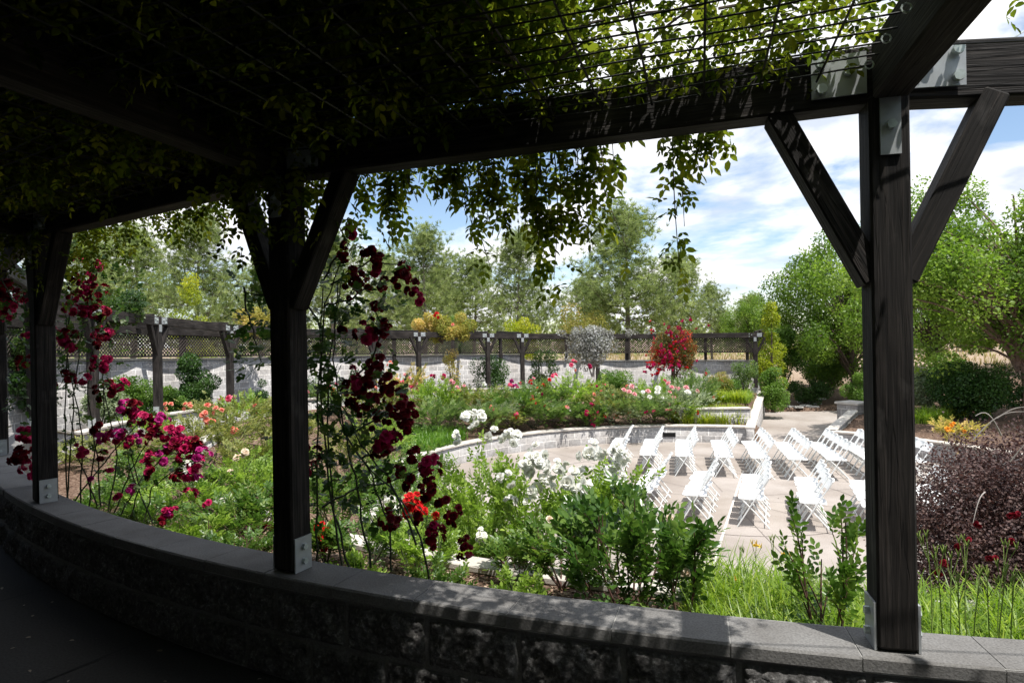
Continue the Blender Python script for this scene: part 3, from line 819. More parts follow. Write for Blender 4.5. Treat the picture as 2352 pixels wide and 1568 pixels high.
# ---- a rose bush of canes, compound leaves and blooms
def rose_bush(px, depth, top, wpx, label, leaf='lf_rose', ls=.05, dens=1.0, canes=9, blooms=(), rand=None, base=None, name='rose_bush', group=None, lowfrac=.35, cane='cane', tmpl=T_LEAF, cat='rose bush', rough=.8, asp=1.0):
    c = P(px, 784, depth); x0, y0 = c.x, c.y; z0 = soil(x0, y0) if base is None else base
    zt = P(px, top, depth).z; H = max(.3, zt - z0); Rr = wpx / 2 / F * depth
    root = empty(name, (x0, y0, z0 - .02)); tag(root, label, cat, group)
    mb = MB(); anch = []; outd = []
    tips = []
    for i in range(canes):
        az = 2 * math.pi * (i + rng.uniform(-.3, .3)) / canes; rr = Rr * rng.uniform(.35, .95); hh = H * (1 - .35 * (rr / Rr) ** 2) * rng.uniform(.78, 1.0)
        b0 = (rng.normal() * .05 * Rr, rng.normal() * .05 * Rr, 0); tip = (rr * math.cos(az), rr * asp * math.sin(az), hh)
        pts = cane_pts(b0, tip, (.18 * Rr * math.cos(az), .18 * Rr * math.sin(az), .05 * H)); mb.tube(pts, .009 * (H ** .5), .003, 5, False); tips.append(tip)
        # side shoots
        for s in range(3):
            t = rng.uniform(.35, .85); p = pts[int(t * 8)]; az2 = az + rng.uniform(-1.6, 1.6); L_ = Rr * rng.uniform(.3, .6)
            q = p + np.array([math.cos(az2) * L_, math.sin(az2) * L_ * asp, H * rng.uniform(.1, .3)]); q[2] = min(q[2], H)
            sp = cane_pts(p, q, (0, 0, .03)); mb.tube(sp[::2], .005, .002, 4, False); pts += sp; tips.append(tuple(q))
        for p in pts:
            if p[2] > H * lowfrac * .8 or rng.random() < .15: anch.append(p); outd.append((p[0], p[1], .2))
    # fill: lumps round the tips
    anch = np.array(anch); nfill = int(dens * 150 * H * Rr * 2 * (.05 / ls) ** 1.4 * 3)
    tp = np.array(tips); pick = tp[rng.integers(0, len(tp), nfill)]
    k = rng.uniform(.0, 1, (nfill, 1)); ctr = np.array([0, 0, H * .45]); f = ctr + (pick - ctr) * (1 - .55 * k) + rng.normal(size=(nfill, 3)) * np.array([.16 * Rr, .16 * Rr, .09 * H]) * rough
    f = f[(f[:, 2] > H * lowfrac * rng.uniform(.6, 1.2, nfill)) & (f[:, 2] < H * 1.03)]
    anch = np.concatenate([anch, f]); outd = unit(anch - np.array([0, 0, H * .3])) 
    o = mesh_obj('foliage', compound(anch, outd, ls, tmpl), M[leaf], root)
    mb.build('stems', M[cane], root)
    for b in blooms:
        bx, by, colr = b[0], b[1], b[2]; n = b[3] if len(b) > 3 else 1; sc = b[4] if len(b) > 4 else 1.0
        put_bloom(root, P(bx, by, depth - Rr * rng.uniform(.2, .8)), colr, n, sc)
    if rand:
        n, cols, sc, mn = rand
        for i in range(n):
            t = tips[rng.integers(0, len(tips))]; dx = rng.normal() * .1 * Rr
            q = (x0 + t[0] + dx, y0 + min(t[1], 0) - Rr * .15 * rng.random(), z0 + min(H * 1.02, t[2] + .03 + rng.normal() * .05 * H)); put_bloom(root, q, cols[rng.integers(0, len(cols))], mn, sc)
    return root

# ---- shrub made of leaf-covered lumps
def lump_points(lumps, n, inner=.55):
    c = np.array([l[:3] for l in lumps], float); r = np.array([l[3] for l in lumps], float)
    w = r ** 2; k = rng.choice(len(lumps), n, p=w / w.sum()); d = rnd(n); rad = r[k] * (inner + (1.02 - inner) * rng.random(n) ** .5)
    global last_tone
    tone = rng.random(len(lumps)); last_tone = np.clip(tone[k] * .75 + .12 + rng.normal(0, .17, n), 0, 1)
    return c[k] + d * rad[:, None], d
def shrub(px, depth, top, wpx, label, leaf, ls=.06, n=6000, name='shrub', cat='shrub', base=None, nl=16, lump=.36, group=None, depthr=None, tmpl=T_RHOMB, shape='round', stem='bark', blooms=(), low=.0):
    c = P(px, 784, depth); x0, y0 = c.x, c.y; z0 = soil(x0, y0) if base is None else base
    H = max(.25, P(px, top, depth).z - z0); Rr = wpx / 2 / F * depth; Ry = depthr or Rr
    root = empty(name, (x0, y0, z0 - .03)); tag(root, label, cat, group)
    L_ = []; lr = lump * min(Rr, H * .6)
    for i in range(nl):
        d = rnd(1)[0]; t = rng.random() ** .4
        if shape == 'cone':
            z = rng.random() ** 1.2; rr = (1 - z) * .85 + .1; a = rng.random() * 6.28
            L_.append((Rr * rr * math.cos(a) * .75, Ry * rr * math.sin(a) * .75, lr * .7 + z * (H - lr * 1.3), lr * (1.1 - .5 * z) * rng.uniform(.8, 1.2)))
        else:
            L_.append((d[0] * t * (Rr - lr * .8), d[1] * t * (Ry - lr * .8), low * H + (H * (1 - low)) * .5 + d[2] * t * (H * (1 - low) * .5 - lr * .8), lr * rng.uniform(.7, 1.15)))
    Pp, dd = lump_points(L_, n); ok = Pp[:, 2] > 0.02; Pp, dd = Pp[ok], dd[ok]; tn = last_tone[ok]; n = len(Pp)
    V = leaves(Pp, unit(dd * .5 + rnd(n)), unit(dd * .5 + UP * .5 + rnd(n) * .7), ls * rng.uniform(.7, 1.3, n), tmpl, tn)
    mesh_obj('foliage', V, M[leaf], root)
    mb = MB()
    for i in range(5):
        l = L_[i * len(L_) // 5]; mb.tube(cane_pts((rng.normal() * .05, rng.normal() * .05, 0), (l[0], l[1], l[2]), (0, 0, .05)), .02 + .008 * H, .006, 5, False)
    mb.build('stems', M[stem], root)
    for b in blooms: put_bloom(root, P(b[0], b[1], depth - Rr * rng.uniform(.3, .9)), b[2], b[3] if len(b) > 3 else 1, b[4] if len(b) > 4 else 1.0)
    return root

# ---- trees
def make_decid(H, R, trunkh, nl, n, ls, leaf, bark, multi=1, tr=.12, seed=0, flat=1.0):
    """returns (crown mesh, trunk mesh)"""
    L_ = []; mb = MB()
    cz = trunkh + (H - trunkh) * .5; hz = (H - trunkh) * .5
    bases = [(rng.normal() * .12 * (multi > 1), rng.normal() * .12 * (multi > 1)) for _ in range(multi)]
    forks = []
    for bx, by in bases:
        tx, ty = bx * 3 + rng.normal() * .1 * R * (multi > 1), by * 3 + rng.normal() * .1 * R * (multi > 1)
        top = (tx, ty, trunkh + (H - trunkh) * .25); pts = cane_pts((bx, by, 0), top, (rng.normal() * .1, rng.normal() * .1, 0)); mb.tube(pts, tr / multi ** .5, tr * .6 / multi ** .5, 7, False)
        mb.tube(cane_pts(top, (tx * .6, ty * .6, H * .88), (rng.normal() * .2, 0, 0)), tr * .6 / multi ** .5, .02, 6, False); forks.append(top)
    for i in range(nl):
        d = rnd(1)[0]; t = rng.random() ** .4
        lr = R * .17 * rng.uniform(.5, 1.35); az_ = math.atan2(d[1], d[0]); wob = 1 + .24 * math.sin(3 * az_ + seed) + .10 * math.sin(5 * az_ + d[2] * 4)
        c = np.array([d[0] * t * R * .92 * wob, d[1] * t * R * .92 * wob, cz + d[2] * t * (hz - lr * .7) * (1 + .08 * math.sin(4 * az_))])
        L_.append((*c, lr)); f = forks[i % len(forks)]; fz = trunkh * .8 + (c[2] - trunkh * .8) * .35
        mb.tube(cane_pts((f[0] * min(1, fz / H + .3), f[1] * min(1, fz / H + .3), max(trunkh * .7, fz)), c, (0, 0, .12 * R)), tr * .30, .012, 5, False)
    Pp, dd = lump_points(L_, n, .25); Pp[:, 2] = L_mid(Pp[:, 2], flat)
    V = leaves(Pp, unit(dd * .4 + rnd(n) - UP * .15), unit(dd * .3 + UP * .7 + rnd(n) * .6), ls * rng.uniform(.7, 1.3, n), T_RHOMB, last_tone)
    return np_mesh('crown', V[0], V[1], M[leaf], attr=V[2], link_it=False), mb.mesh('trunk', M[bark])
def L_mid(z, f): return z
def make_pine(H, R, n_t, seed, leaf='lf_pine', first=.22, nd=16, nlen=.24):
    mb = MB(); mb.tube(cane_pts((0, 0, 0), (rng.normal() * .25, rng.normal() * .25, H * .96), (rng.normal() * .2, rng.normal() * .2, 0)), .035 * H ** .9 * .7, .025, 7, False)
    tips = []; w = 0
    z = H * first
    while z < H * .97:
        k = rng.integers(3, 6); rel = (z / H - first) / (1 - first); rad = R * (1 - rel) ** .55 * (.55 + .45 * min(1, rel * 5 + .3))
        for i in range(k):
            az = rng.random() * 6.283; L_ = rad * rng.uniform(.65, 1.1); a = np.array([0, 0, z]); b = np.array([L_ * math.cos(az), L_ * math.sin(az), z + L_ * rng.uniform(.15, .55)]); b[2] = min(b[2], H)
            pts = cane_pts(a, b, (0, 0, -.12 * L_), 6); mb.tube(pts, .035, .008, 4, False)
            for s in range(9):
                t = rng.uniform(.35, 1.0); p = pts[min(6, int(t * 6))] + rng.normal(size=3) * np.array([.16, .16, .10]) * (R * .5); tips.append(p)
        z += H * rng.uniform(.035, .06)
    tips = np.array(tips); 
    pick = tips[rng.integers(0, len(tips), n_t)] + rng.normal(size=(n_t, 3)) * np.array([.16, .16, .15]) * R * .42
    keep = pick[:, 2] > H * first * .7; pick = pick[keep]; n_t = len(pick)
    out = unit(pick - np.array([0, 0, H * .35]) + UP * .6 * H)
    Pp = np.repeat(pick, nd, 0); dd = unit(np.repeat(out, nd, 0) * .75 + rnd(n_t * nd)); tone = np.repeat(rng.random(n_t), nd)
    V = leaves(Pp, dd, rnd(n_t * nd), nlen * rng.uniform(.7, 1.2, n_t * nd), T_NEEDLE, np.clip(tone + rng.normal(0, .12, n_t * nd), 0, 1))
    return np_mesh('crown', V[0], V[1], M[leaf], attr=V[2], link_it=False), mb.mesh('trunk', M['barkp'])
def plant_tree(name, meshes, px, depth, top, label, H0, wscale=1.0, group=None, base=None, cat='tree', rz=None):
    c = P(px, 784, depth); z0 = (soil(c.x, c.y) if base is None else base) - .1
    H = P(px, top, depth).z - z0; s = H / H0
    root = empty(name, (c.x, c.y, z0), rng.random() * 6.28 if rz is None else rz); root.scale = (s * wscale, s * wscale, s); tag(root, label, cat, group)
    for me in meshes: o = bpy.data.objects.new(me.name.split('.')[0], me); link(o, root)
    return root

# ---- grass-like blades
def blades(cx, cy, n, L0, bend, wid, mat_attr=None, spread=None, zfun=None):
    """cx,cy arrays of roots"""
    n = len(cx); az = rng.random(n) * 6.283; L_ = L0 * rng.uniform(.55, 1.15, n); bd = bend * rng.uniform(.3, 1.3, n)
    wv = wid * rng.uniform(.7, 1.2, n); K = 5; V = np.zeros((n, K * 2, 3))
    z0 = np.array([zfun(a, b) for a, b in zip(cx, cy)]) if zfun else np.zeros(n)
    lean = rng.uniform(.05, .35, n)
    h = np.zeros(n); v = np.zeros(n); ang = np.pi / 2 - lean
    for k in range(K):
        t = k / (K - 1); wk = wv * (1 - t ** 2 * .95)
        x = cx + h * np.cos(az); y = cy + h * np.sin(az); z = z0 + v
        V[:, 2 * k] = np.stack([x - np.sin(az) * wk / 2, y + np.cos(az) * wk / 2, z], 1)
        V[:, 2 * k + 1] = np.stack([x + np.sin(az) * wk / 2, y - np.cos(az) * wk / 2, z], 1)
        h = h + L_ / (K - 1) * np.cos(ang); v = v + L_ / (K - 1) * np.sin(ang); ang = ang - bd
    q = np.array([(2 * k, 2 * k + 1, 2 * k + 3, 2 * k + 2) for k in range(K - 1)]); Q = (q[None] + (np.arange(n) * K * 2)[:, None, None]).reshape(-1, 4)
    return V.reshape(-1, 3), Q, np.repeat(rng.random(n), K - 1)
def poly_points(poly, n):
    xs = [p[0] for p in poly]; ys = [p[1] for p in poly]; out = []
    while len(out) < n:
        x, y = rng.uniform(min(xs), max(xs)), rng.uniform(min(ys), max(ys))
        if in_poly(x, y, poly): out.append((x, y))
    return np.array(out)
def grass_bed(name, poly, nclump, per, L0, bend, wid, mat, label, zfun=soil, cl=.07):
    c = poly_points(poly, nclump); p = np.repeat(c, per, 0) + rng.normal(size=(nclump * per, 2)) * cl
    return tag(mesh_obj(name, blades(p[:, 0], p[:, 1], 0, L0, bend, wid, zfun=zfun), M[mat]), label, 'grass', kind='stuff')
# ---------------------------------------------------------------- chairs
def chair_proto():
    root = empty('folding_chair')
    w = .39
    mb = MB()   # rounded seat slab
    k = 5; ring = []
    for cx_, cy_, a0 in ((.16, .135, 0), (-.13, .135, 90), (-.13, -.135, 180), (.16, -.135, 270)):
        for i in range(k):
            a = D2R(a0 + 90 * i / (k - 1)); ring.append((cx_ + .045 * math.cos(a), cy_ + .035 * math.sin(a)))
    n = len(ring)
    lay = [(.94, .428), (1, .434), (1, .448), (.93, .456), (.6, .452)]
    vs = [(x * s, y * s, z) for s, z in lay for x, y in ring]; fs = [tuple(range(n - 1, -1, -1))]
    for l in range(len(lay) - 1): fs += [(l * n + i, l * n + (i + 1) % n, (l + 1) * n + (i + 1) % n, (l + 1) * n + i) for i in range(n)]
    fs.append(tuple((len(lay) - 1) * n + i for i in range(n))); mb.add(vs, fs); mb.build('seat', M['seatwhite'], root)
    mb = MB()   # backrest panel, curved, between the uprights
    m = 8; vs = []
    for i in range(m + 1):
        y = -.174 + .348 * i / m; bow = .035 * (1 - (y / .174) ** 2); top = .805 - .025 * abs(y / .174) ** 3
        for (zz, off) in ((.635, 0), (top - .01, 0), (top, -.006), (top - .01, -.014), (.635, -.014)):
            x = -.044 - (zz - .45) * .588; vs.append((x - bow + off, y, zz))
    fs = []
    for i in range(m):
        for j in range(5):
            j2 = (j + 1) % 5; fs.append((i * 5 + j, i * 5 + j2, (i + 1) * 5 + j2, (i + 1) * 5 + j))
    fs.append((4, 3, 2, 1, 0)); fs.append(tuple(m * 5 + j for j in range(5))); mb.add(vs, fs); mb.build('backrest', M['seatwhite'], root)
    mb = MB()   # front frame: back top to front foot
    for s in (-1, 1): mb.tube([(.225, s * .183, 0), (-.044, s * .183, .45), (-.25, s * .180, .795)], .0105, .0105, 6)
    mb.tube([(.17, -.183, .09), (.17, .183, .09)], .008, .008, 5); mb.tube([(-.244, -.180, .785), (-.27, -.1, .79), (-.275, .1, .79), (-.244, .180, .785)], .009, .009, 5)
    mb.build('front_frame', M['white'], root)
    mb = MB()
    for s in (-1, 1): mb.tube([(-.25, s * .165, 0), (-.06, s * .165, .22), (.14, s * .162, .425)], .0105, .0105, 6)
    mb.tube([(-.20, -.165, .06), (-.20, .165, .06)], .008, .008, 5); mb.tube([(.12, -.162, .405), (.12, .162, .405)], .008, .008, 5)
    mb.build('rear_frame', M['white'], root)
    return root
ORD = ['first', 'second', 'third', 'fourth', 'fifth', 'sixth', 'seventh', 'eighth', 'ninth']
chair0 = chair_proto(); parts0 = list(chair0.children); used = False
def place_chair(x, y, rz, label, grp):
    global used
    if not used: o = chair0; used = True
    else:
        o = chair0.copy(); COL.objects.link(o)
        for ch in parts0:
            c = ch.copy(); COL.objects.link(c); c.parent = o
    o.location = (x, y, .002); o.rotation_euler = (0, 0, rz); tag(o, label, 'chair', grp)
for r in range(-3, 4):
    bx, by = 3.81 + .81 * r, 10.1 - .32 * r
    for k in range(5):
        x, y = bx + .366 * .40 * k + random.uniform(-.02, .02), by + .93 * .40 * k + random.uniform(-.015, .015)
        nm = 'nearest' if k == 0 else ('farthest' if k == 4 else ORD[k] + ' nearest')
        place_chair(x, y, D2R(158.5 + random.uniform(-2.5, 2.5)), f'{nm} white folding chair in {ORD[r + 3]} row from left of the near block', 'white folding chairs in the near block')
for r, (bx, by) in enumerate([(2.30, 14.35), (3.01, 14.08), (3.76, 13.88), (4.57, 13.68), (5.28, 13.48), (5.96, 13.28), (6.70, 13.12), (7.40, 12.95), (8.14, 12.78)]):
    for k in range(6):
        x, y = bx + .25 * .39 * k + random.uniform(-.012, .012), by + .96 * .39 * k + random.uniform(-.012, .012)
        nm = 'nearest' if k == 0 else ('farthest' if k == 5 else ORD[k] + ' nearest')
        place_chair(x, y, D2R(165.5 + random.uniform(-2.5, 2.5)), f'{nm} white folding chair in {ORD[r]} row from left of the back block', 'white folding chairs in the back block')

# ---------------------------------------------------------------- trees behind
pines = [make_pine(10, 4.9, 3000, i, nd=18, nlen=.24) for i in range(3)]
for i, (px, d, top, ws, lab) in enumerate([
    (180, 33, 530, 1.0, 'grey-green pine at far left seen between the post and the hanging vine'),
    (300, 40, 520, 1.1, 'tall grey-green pine behind the yellow-green tree on the left'),
    (465, 35, 498, .9, 'loose pale pine just left of the middle post against the sky'),
    (600, 44, 600, 1.0, 'pine mostly hidden behind the middle post'),
    (770, 41, 540, .9, 'pine right of the middle post behind the dark red roses'),
    (880, 47, 585, .9, 'small distant pine between two taller ones'),
    (975, 39, 528, .9, 'broad fuzzy pine above the tan vine of the far pergola'),
    (1085, 46, 590, 1.0, 'lower pine filling the gap left of centre'),
    (1200, 37, 535, .85, 'fuzzy pine in the centre below the longest hanging vines'),
    (1440, 36, 478, 1.05, 'tallest broad pine right of centre with wispy top'),
    (1345, 44, 640, 1.0, 'low pine at the left foot of the tallest pine'),
    (1560, 41, 590, .9, 'pine on the right shoulder of the tallest pine'),
    (1635, 47, 655, .9, 'small rounded pine at the right end of the tree row'),
    (1000, 52, 620, 1.2, 'distant pine behind the broad left-centre pine'),
    (1725, 48, 680, 1.0, 'lowest pine beyond the end of the far pergola')]):
    plant_tree('pine_tree', pines[i % 3], px, d, top, lab, 10, ws, 'pines beyond the garden wall', cat='pine tree', base=1.2)
dec = make_decid(7.2, 3.9, 1.15, 150, 62000, .105, 'lf_tree', 'barkr', multi=3, tr=.16)
dec2 = make_decid(7.0, 3.5, .7, 110, 38000, .12, 'lf_tree', 'bark', multi=2, tr=.14)
plant_tree('deciduous_tree', dec, 2345, 17.5, 378, 'large leafy green tree with several tan trunks at the right edge', 7.2, 1.05, rz=.5)
plant_tree('deciduous_tree', dec2, 1945, 27, 505, 'leafy green tree behind the right post, left of its brace foot', 7, .82)
plant_tree('deciduous_tree', dec2, 2140, 31, 600, 'green tree further back between the right post and the large tree', 7, 1.0)
plant_tree('deciduous_tree', dec2, 1735, 42, 672, 'rounded green tree on the skyline beyond the pergola end', 7, .8)
plant_tree('deciduous_tree', dec, 2560, 27, 470, 'green tree behind the large tree, cut by the right edge', 7.2, 1.1)
# wood far behind, one mass
lm = []
for i in range(170):
    px = rng.uniform(-700, 1800); d = rng.uniform(56, 75); c = P(px, 784, d); lm.append((c.x, c.y, rng.uniform(1.0, 4.2), rng.uniform(1.6, 3.2)))
Pp, dd = lump_points(lm, 42000, .7)
tag(mesh_obj('far_wood', leaves(Pp, unit(dd + rnd(len(Pp))), rnd(len(Pp)), .34 * rng.uniform(.7, 1.3, len(Pp)), T_RHOMB), M['lf_pine']), 'mass of grey-green trees far behind the pines', 'wood', kind='stuff')

S = shrub
S(437, 27, 622, 140, 'bright yellow-green conical tree above the left lattice', 'lf_yel', .09, 9000, 'small_tree', 'tree', shape='cone', nl=30, base=1.2)
S(1190, 32, 700, 105, 'yellow-green shrub behind the centre of the far lattice', 'lf_yel', .10, 5000, base=1.2)
S(1345, 33, 668, 150, 'orange-tinged tree behind the grey vine', 'lf_orange', .10, 7000, 'small_tree', 'tree', base=1.2, nl=22)
S(1050, 31, 690, 90, 'mid green shrub behind the tan vine', 'lf_hedge', .10, 4500, base=1.2)
S(1770, 25.5, 688, 95, 'tall narrow yellow-green shrub just past the far pergola end', 'lf_yel', .08, 7000, shape='cone', nl=30, base=.9)
S(1800, 27.5, 730, 90, 'bright green bush behind the narrow yellow-green shrub', 'lf_hedge', .09, 7000, base=.9, nl=22)
S(1777, 23.2, 836, 80, 'rounded bright green shrub at the left side of the path end', 'lf_hedge', .06, 9000, base=.25, nl=22)
S(1650, 22.3, 846, 72, 'small rounded shrub with reddish tips by the far wall', 'lf_orange', .05, 4000)
S(1672, 22.4, 855, 66, 'small green shrub touching the reddish one', 'lf_hedge', .05, 4000)
S(1708, 23.0, 812, 85, 'airy grey-green rose shrub at the end of the far wall', 'lf_far', .055, 4000, lump=.3)
S(1882, 30, 785, 135, 'dark bush on the dirt slope beyond the path', 'lf_dark', .10, 9000, nl=22)
S(1850, 27.2, 866, 130, 'low dark creeping shrub above the stepping stones', 'lf_dark', .07, 6000, nl=18, depthr=.9)
S(1905, 28.5, 800, 110, 'bright green shrub merging into the leafy tree by the path', 'lf_hedge', .09, 5000, base=.6)
S(2175, 24, 800, 110, 'fresh green shrub behind the pale upright shrub', 'lf_hedge', .08, 6000, base=.7)
S(1965, 24.2, 836, 70, 'green shrub at the right of the path, touching the right post', 'lf_hedge', .06, 7000)
S(2125, 19.5, 826, 78, 'pale green upright shrub right of the right post', 'lf_sage', .07, 7000, nl=20, base=.5)
S(2235, 18.0, 815, 195, 'wide dark evergreen mound under the large tree', 'lf_dark', .07, 20000, nl=34, base=.45)
S(2400, 19.5, 870, 150, 'dark shrub at the foot of the large tree, cut by the frame', 'lf_dark', .08, 7000, base=.5)
S(2068, 24, 840, 110, 'green shrub hidden mostly behind the right post', 'lf_hedge', .07, 7000)
S(305, 16.4, 848, 140, 'clipped green hedge bush in front of the left pale wall', 'lf_hedge', .055, 14000, base=.9, nl=24, depthr=.45)
S(447, 17.0, 800, 118, 'tall dark green bush between the two left pergola posts', 'lf_dark', .06, 14000, base=.9, nl=26, depthr=.5)
S(392, 16.6, 865, 80, 'low green bush right of the left pergola post', 'lf_hedge', .05, 5000, base=.9, depthr=.4)
S(592, 19.2, 860, 60, 'dark shrub left of the middle post by the far wall', 'lf_dark', .05, 4000, base=.8, depthr=.5)
S(590, 20.5, 700, 120, 'tan and green vine heaped on the beam behind the middle post', 'lf_tan', .06, 5000, base=3.25, depthr=.7, name='climbing_vine', cat='vine')
S(250, 12.6, 655, 170, 'green vine heaped on the left pergola above the crimson roses', 'lf_climb', .055, 9000, base=3.4, depthr=.9, name='climbing_vine', cat='vine', nl=20)
S(90, 14, 700, 140, 'dark green bush behind the two left posts', 'lf_climb', .07, 9000, base=1.2, depthr=.6)
S(20, 15.5, 560, 190, 'green tree behind the far left posts', 'lf_climb', .08, 12000, base=1.6, depthr=1.2, name='small_tree', cat='tree')
S(1130, 25.2, 805, 110, 'dark green shrub under the far pergola left of the twin posts', 'lf_dark', .07, 5000, base=.8, depthr=.5)
S(1245, 25.6, 790, 80, 'green shrub against the far wall right of the twin posts', 'lf_climb', .07, 4000, base=.8, depthr=.4)
S(1405, 22.5, 840, 90, 'rounded dark green shrub below the grey vine', 'lf_hedge', .06, 6000, base=.9)
S(1015, 24.0, 712, 190, 'tan and green vine heaped on the far pergola with one red bloom', 'lf_tan', .075, 8000, base=3.0, depthr=.6, name='climbing_vine', cat='vine', nl=22, lump=.30, blooms=[(1003, 724, 'red', 3, 2.0), (1040, 745, 'coral', 1, 1.4)])
S(1036, 24.1, 780, 46, 'twiggy vine trunk with leaves climbing a far pergola post', 'lf_tan', .06, 1500, base=1.1, depthr=.3, name='climbing_vine', cat='vine', lump=.5)
S(1362, 24.6, 734, 155, 'pale grey twiggy vine covering a far pergola post', 'lf_grey', .07, 9000, base=1.6, depthr=.6, name='climbing_vine', cat='vine', nl=30, stem='twiggrey', lump=.3)
S(1385, 24.6, 742, 250, 'dry grey vine stretched thinly along the far beam', 'lf_grey', .06, 2600, base=3.02, depthr=.35, name='climbing_vine', cat='vine', nl=30, stem='twiggrey', lump=.35)
rv = S(1548, 24.2, 738, 125, 'large climbing rose full of red blooms on the far pergola', 'lf_redvine', .07, 9000, base=1.5, depthr=.6, name='climbing_rose', cat='climbing rose', nl=26, lump=.3)
for i in range(80):
    t = rng.random(); px = 1553 + rng.normal() * 30 * (1 - .35 * t) - 34 * t; py = 746 + 108 * t + rng.normal() * 7
    put_bloom(rv, P(px, py, 23.9 - rng.random() * .3), ['red', 'crimson', 'crimson'][i % 3], 7, rng.uniform(.6, 1.0))
for (px, py, c, s_) in [(1490, 846, 'crimson', 2.2), (1481, 856, 'crimson', 1.9), (1511, 852, 'red', 2.3), (1506, 862, 'crimson', 1.6), (1541, 840, 'crimson', 1.8), (1560, 838, 'crimson', 2.0), (1600, 828, 'crimson', 1.4), (1519, 842, 'cream', 1.7), (1538, 812, 'crimson', 2.4), (1527, 824, 'crimson', 2.2), (1500, 836, 'crimson', 2.2)]:
    put_bloom(rv, P(px, py, 23.6), c, 3, s_ * .75)

# ---------------------------------------------------------------- far rose beds
FARL = ['lf_far', 'lf_roseg', 'lf_far', 'lf_olive', 'lf_rose', 'lf_far', 'lf_sage']; farc = [0]
def RB(*a, **k):
    if k.get('leaf') == 'lf_far':
        k['leaf'] = FARL[farc[0] % 7]; farc[0] += 1
        if a[1] > 16: k['rand'] = (int(rng.integers(2, 7)), [['red', 'rosepink', 'crimson'], ['pink', 'white', 'rosepink'], ['coral', 'red', 'crimson']][farc[0] % 3], .85, 3)
    return rose_bush(*a, **k)
kw = dict(leaf='lf_far', ls=.075, canes=9, dens=.85, lowfrac=.2)
RB(775, 18.5, 872, 120, 'rose bush with pink and coral blooms just right of the middle post', blooms=[(755, 885, 'rosepink', 3, 1.5), (766, 898, 'red', 3, 1.3), (790, 905, 'coral', 1, 1.40), (745, 893, 'coral', 1, 1.40)], **kw)
RB(880, 17.8, 880, 150, 'olive rose bush dotted with coral blooms behind the dark red roses', **{**kw, 'leaf': 'lf_olive'}, blooms=[(857, 891, 'coral', 3, 1.4), (916, 906, 'coral', 3, 1.2), (868, 942, 'coral', 1, 1.56), (840, 900, 'coral', 1, 1.25)])
RB(935, 20, 835, 110, 'tall thin rose bush with coral and pink blooms before the pale wall', **{**kw, 'leaf': 'lf_tan', 'dens': .22}, blooms=[(897, 837, 'coral', 3, 1.6), (923, 879, 'rosepink', 3, 1.6), (947, 887, 'rosepink', 3, 1.8), (955, 880, 'pink', 3, 1.3), (964, 895, 'crimson', 3, 1.8), (930, 860, 'pink', 1, 1.40), (912, 870, 'pink', 1, 1.40), (905, 885, 'rosepink', 1, 1.40), (975, 905, 'pink', 1, 1.40), (940, 868, 'pink', 1, 1.56), (985, 900, 'rosepink', 1, 1.17)])
RB(1003, 18.0, 868, 120, 'rose bush with two large crimson blooms held above it', **kw, blooms=[(994, 866, 'crimson', 3, 1.5), (1017, 868, 'crimson', 3, 1.7), (1021, 862, 'crimson', 3, 1.3), (1039, 875, 'pink', 3, 1.3), (1050, 888, 'pink', 1, 1.25)])
RB(1000, 16.6, 915, 130, 'leafy rose bush behind the left green grass strip', **kw)
RB(1090, 18.6, 878, 150, 'rose bush with one small white bloom left of centre', **kw, blooms=[(1112, 882, 'white', 1, 1.72), (1066, 886, 'pink', 1, 1.25)])
RB(1178, 18.4, 880, 150, 'rose bush with a loose magenta cluster in the far bed', **kw, blooms=[(1178, 878, 'magenta', 7, 1.2), (1172, 884, 'rosepink', 7, .9), (1186, 886, 'magenta', 3, 1.2)])
RB(1238, 19.6, 862, 130, 'rose bush with bright red blooms in the middle of the far bed', **kw, blooms=[(1236, 896, 'red', 3, 1.5), (1219, 877, 'red', 3, 1.2), (1271, 865, 'rosepink', 3, 1.7), (1262, 872, 'red', 1, 1.40), (1248, 884, 'red', 1, 1.40), (1226, 868, 'pink', 1, 1.40)])
RB(1130, 17.9, 915, 150, 'lower rose bush with bare stems at the plaza wall, left of centre', **{**kw, 'lowfrac': .45})
RB(1222, 18.3, 908, 150, 'lower rose bush with a single scarlet bloom at the plaza wall', **{**kw, 'lowfrac': .45}, blooms=[(1224, 922, 'red', 3, 1.5)])
RB(1320, 19.8, 858, 140, 'rose bush with pink blooms rising before the far wall', **kw, blooms=[(1320, 832, 'rosepink', 3, 1.6), (1312, 838, 'rosepink', 1, 1.56), (1357, 838, 'crimson', 3, 1.6), (1324, 899, 'white', 1, 1.64), (1322, 850, 'coral', 1, 1.40)])
RB(1300, 18.8, 915, 120, 'small green rose bush right of the scarlet one', **{**kw, 'lowfrac': .4})
RB(1395, 19.0, 885, 150, 'dense rose bush left of the pink and white blooms', **kw, blooms=[(1381, 898, 'coral', 1, 1.09), (1365, 905, 'coral', 1, 1.09)])
RB(1362, 18.35, 925, 60, 'small rose with a hanging chain of crimson clusters over the plaza wall', **{**kw, 'dens': .3}, blooms=[(1359, 931, 'crimson', 3, 1.3), (1350, 946, 'crimson', 3, 1.6), (1361, 953, 'crimson', 3, 1.3), (1360, 963, 'crimson', 3, 1.3), (1362, 978, 'crimson', 3, 1.3)])
RB(1455, 18.8, 893, 170, 'rose bush covered with pale pink blooms behind the chairs', **kw, blooms=[(1433, 895, 'pink', 1, 1.79), (1445, 899, 'pink', 1, 1.72), (1457, 905, 'pink', 1, 1.79), (1451, 887, 'pink', 1, 1.79), (1477, 900, 'white', 1, 1.72), (1488, 898, 'pink', 1, 1.72), (1492, 912, 'white', 1, 1.72), (1440, 886, 'coral', 1, 1.17), (1483, 945, 'crimson', 3, 1.2)])
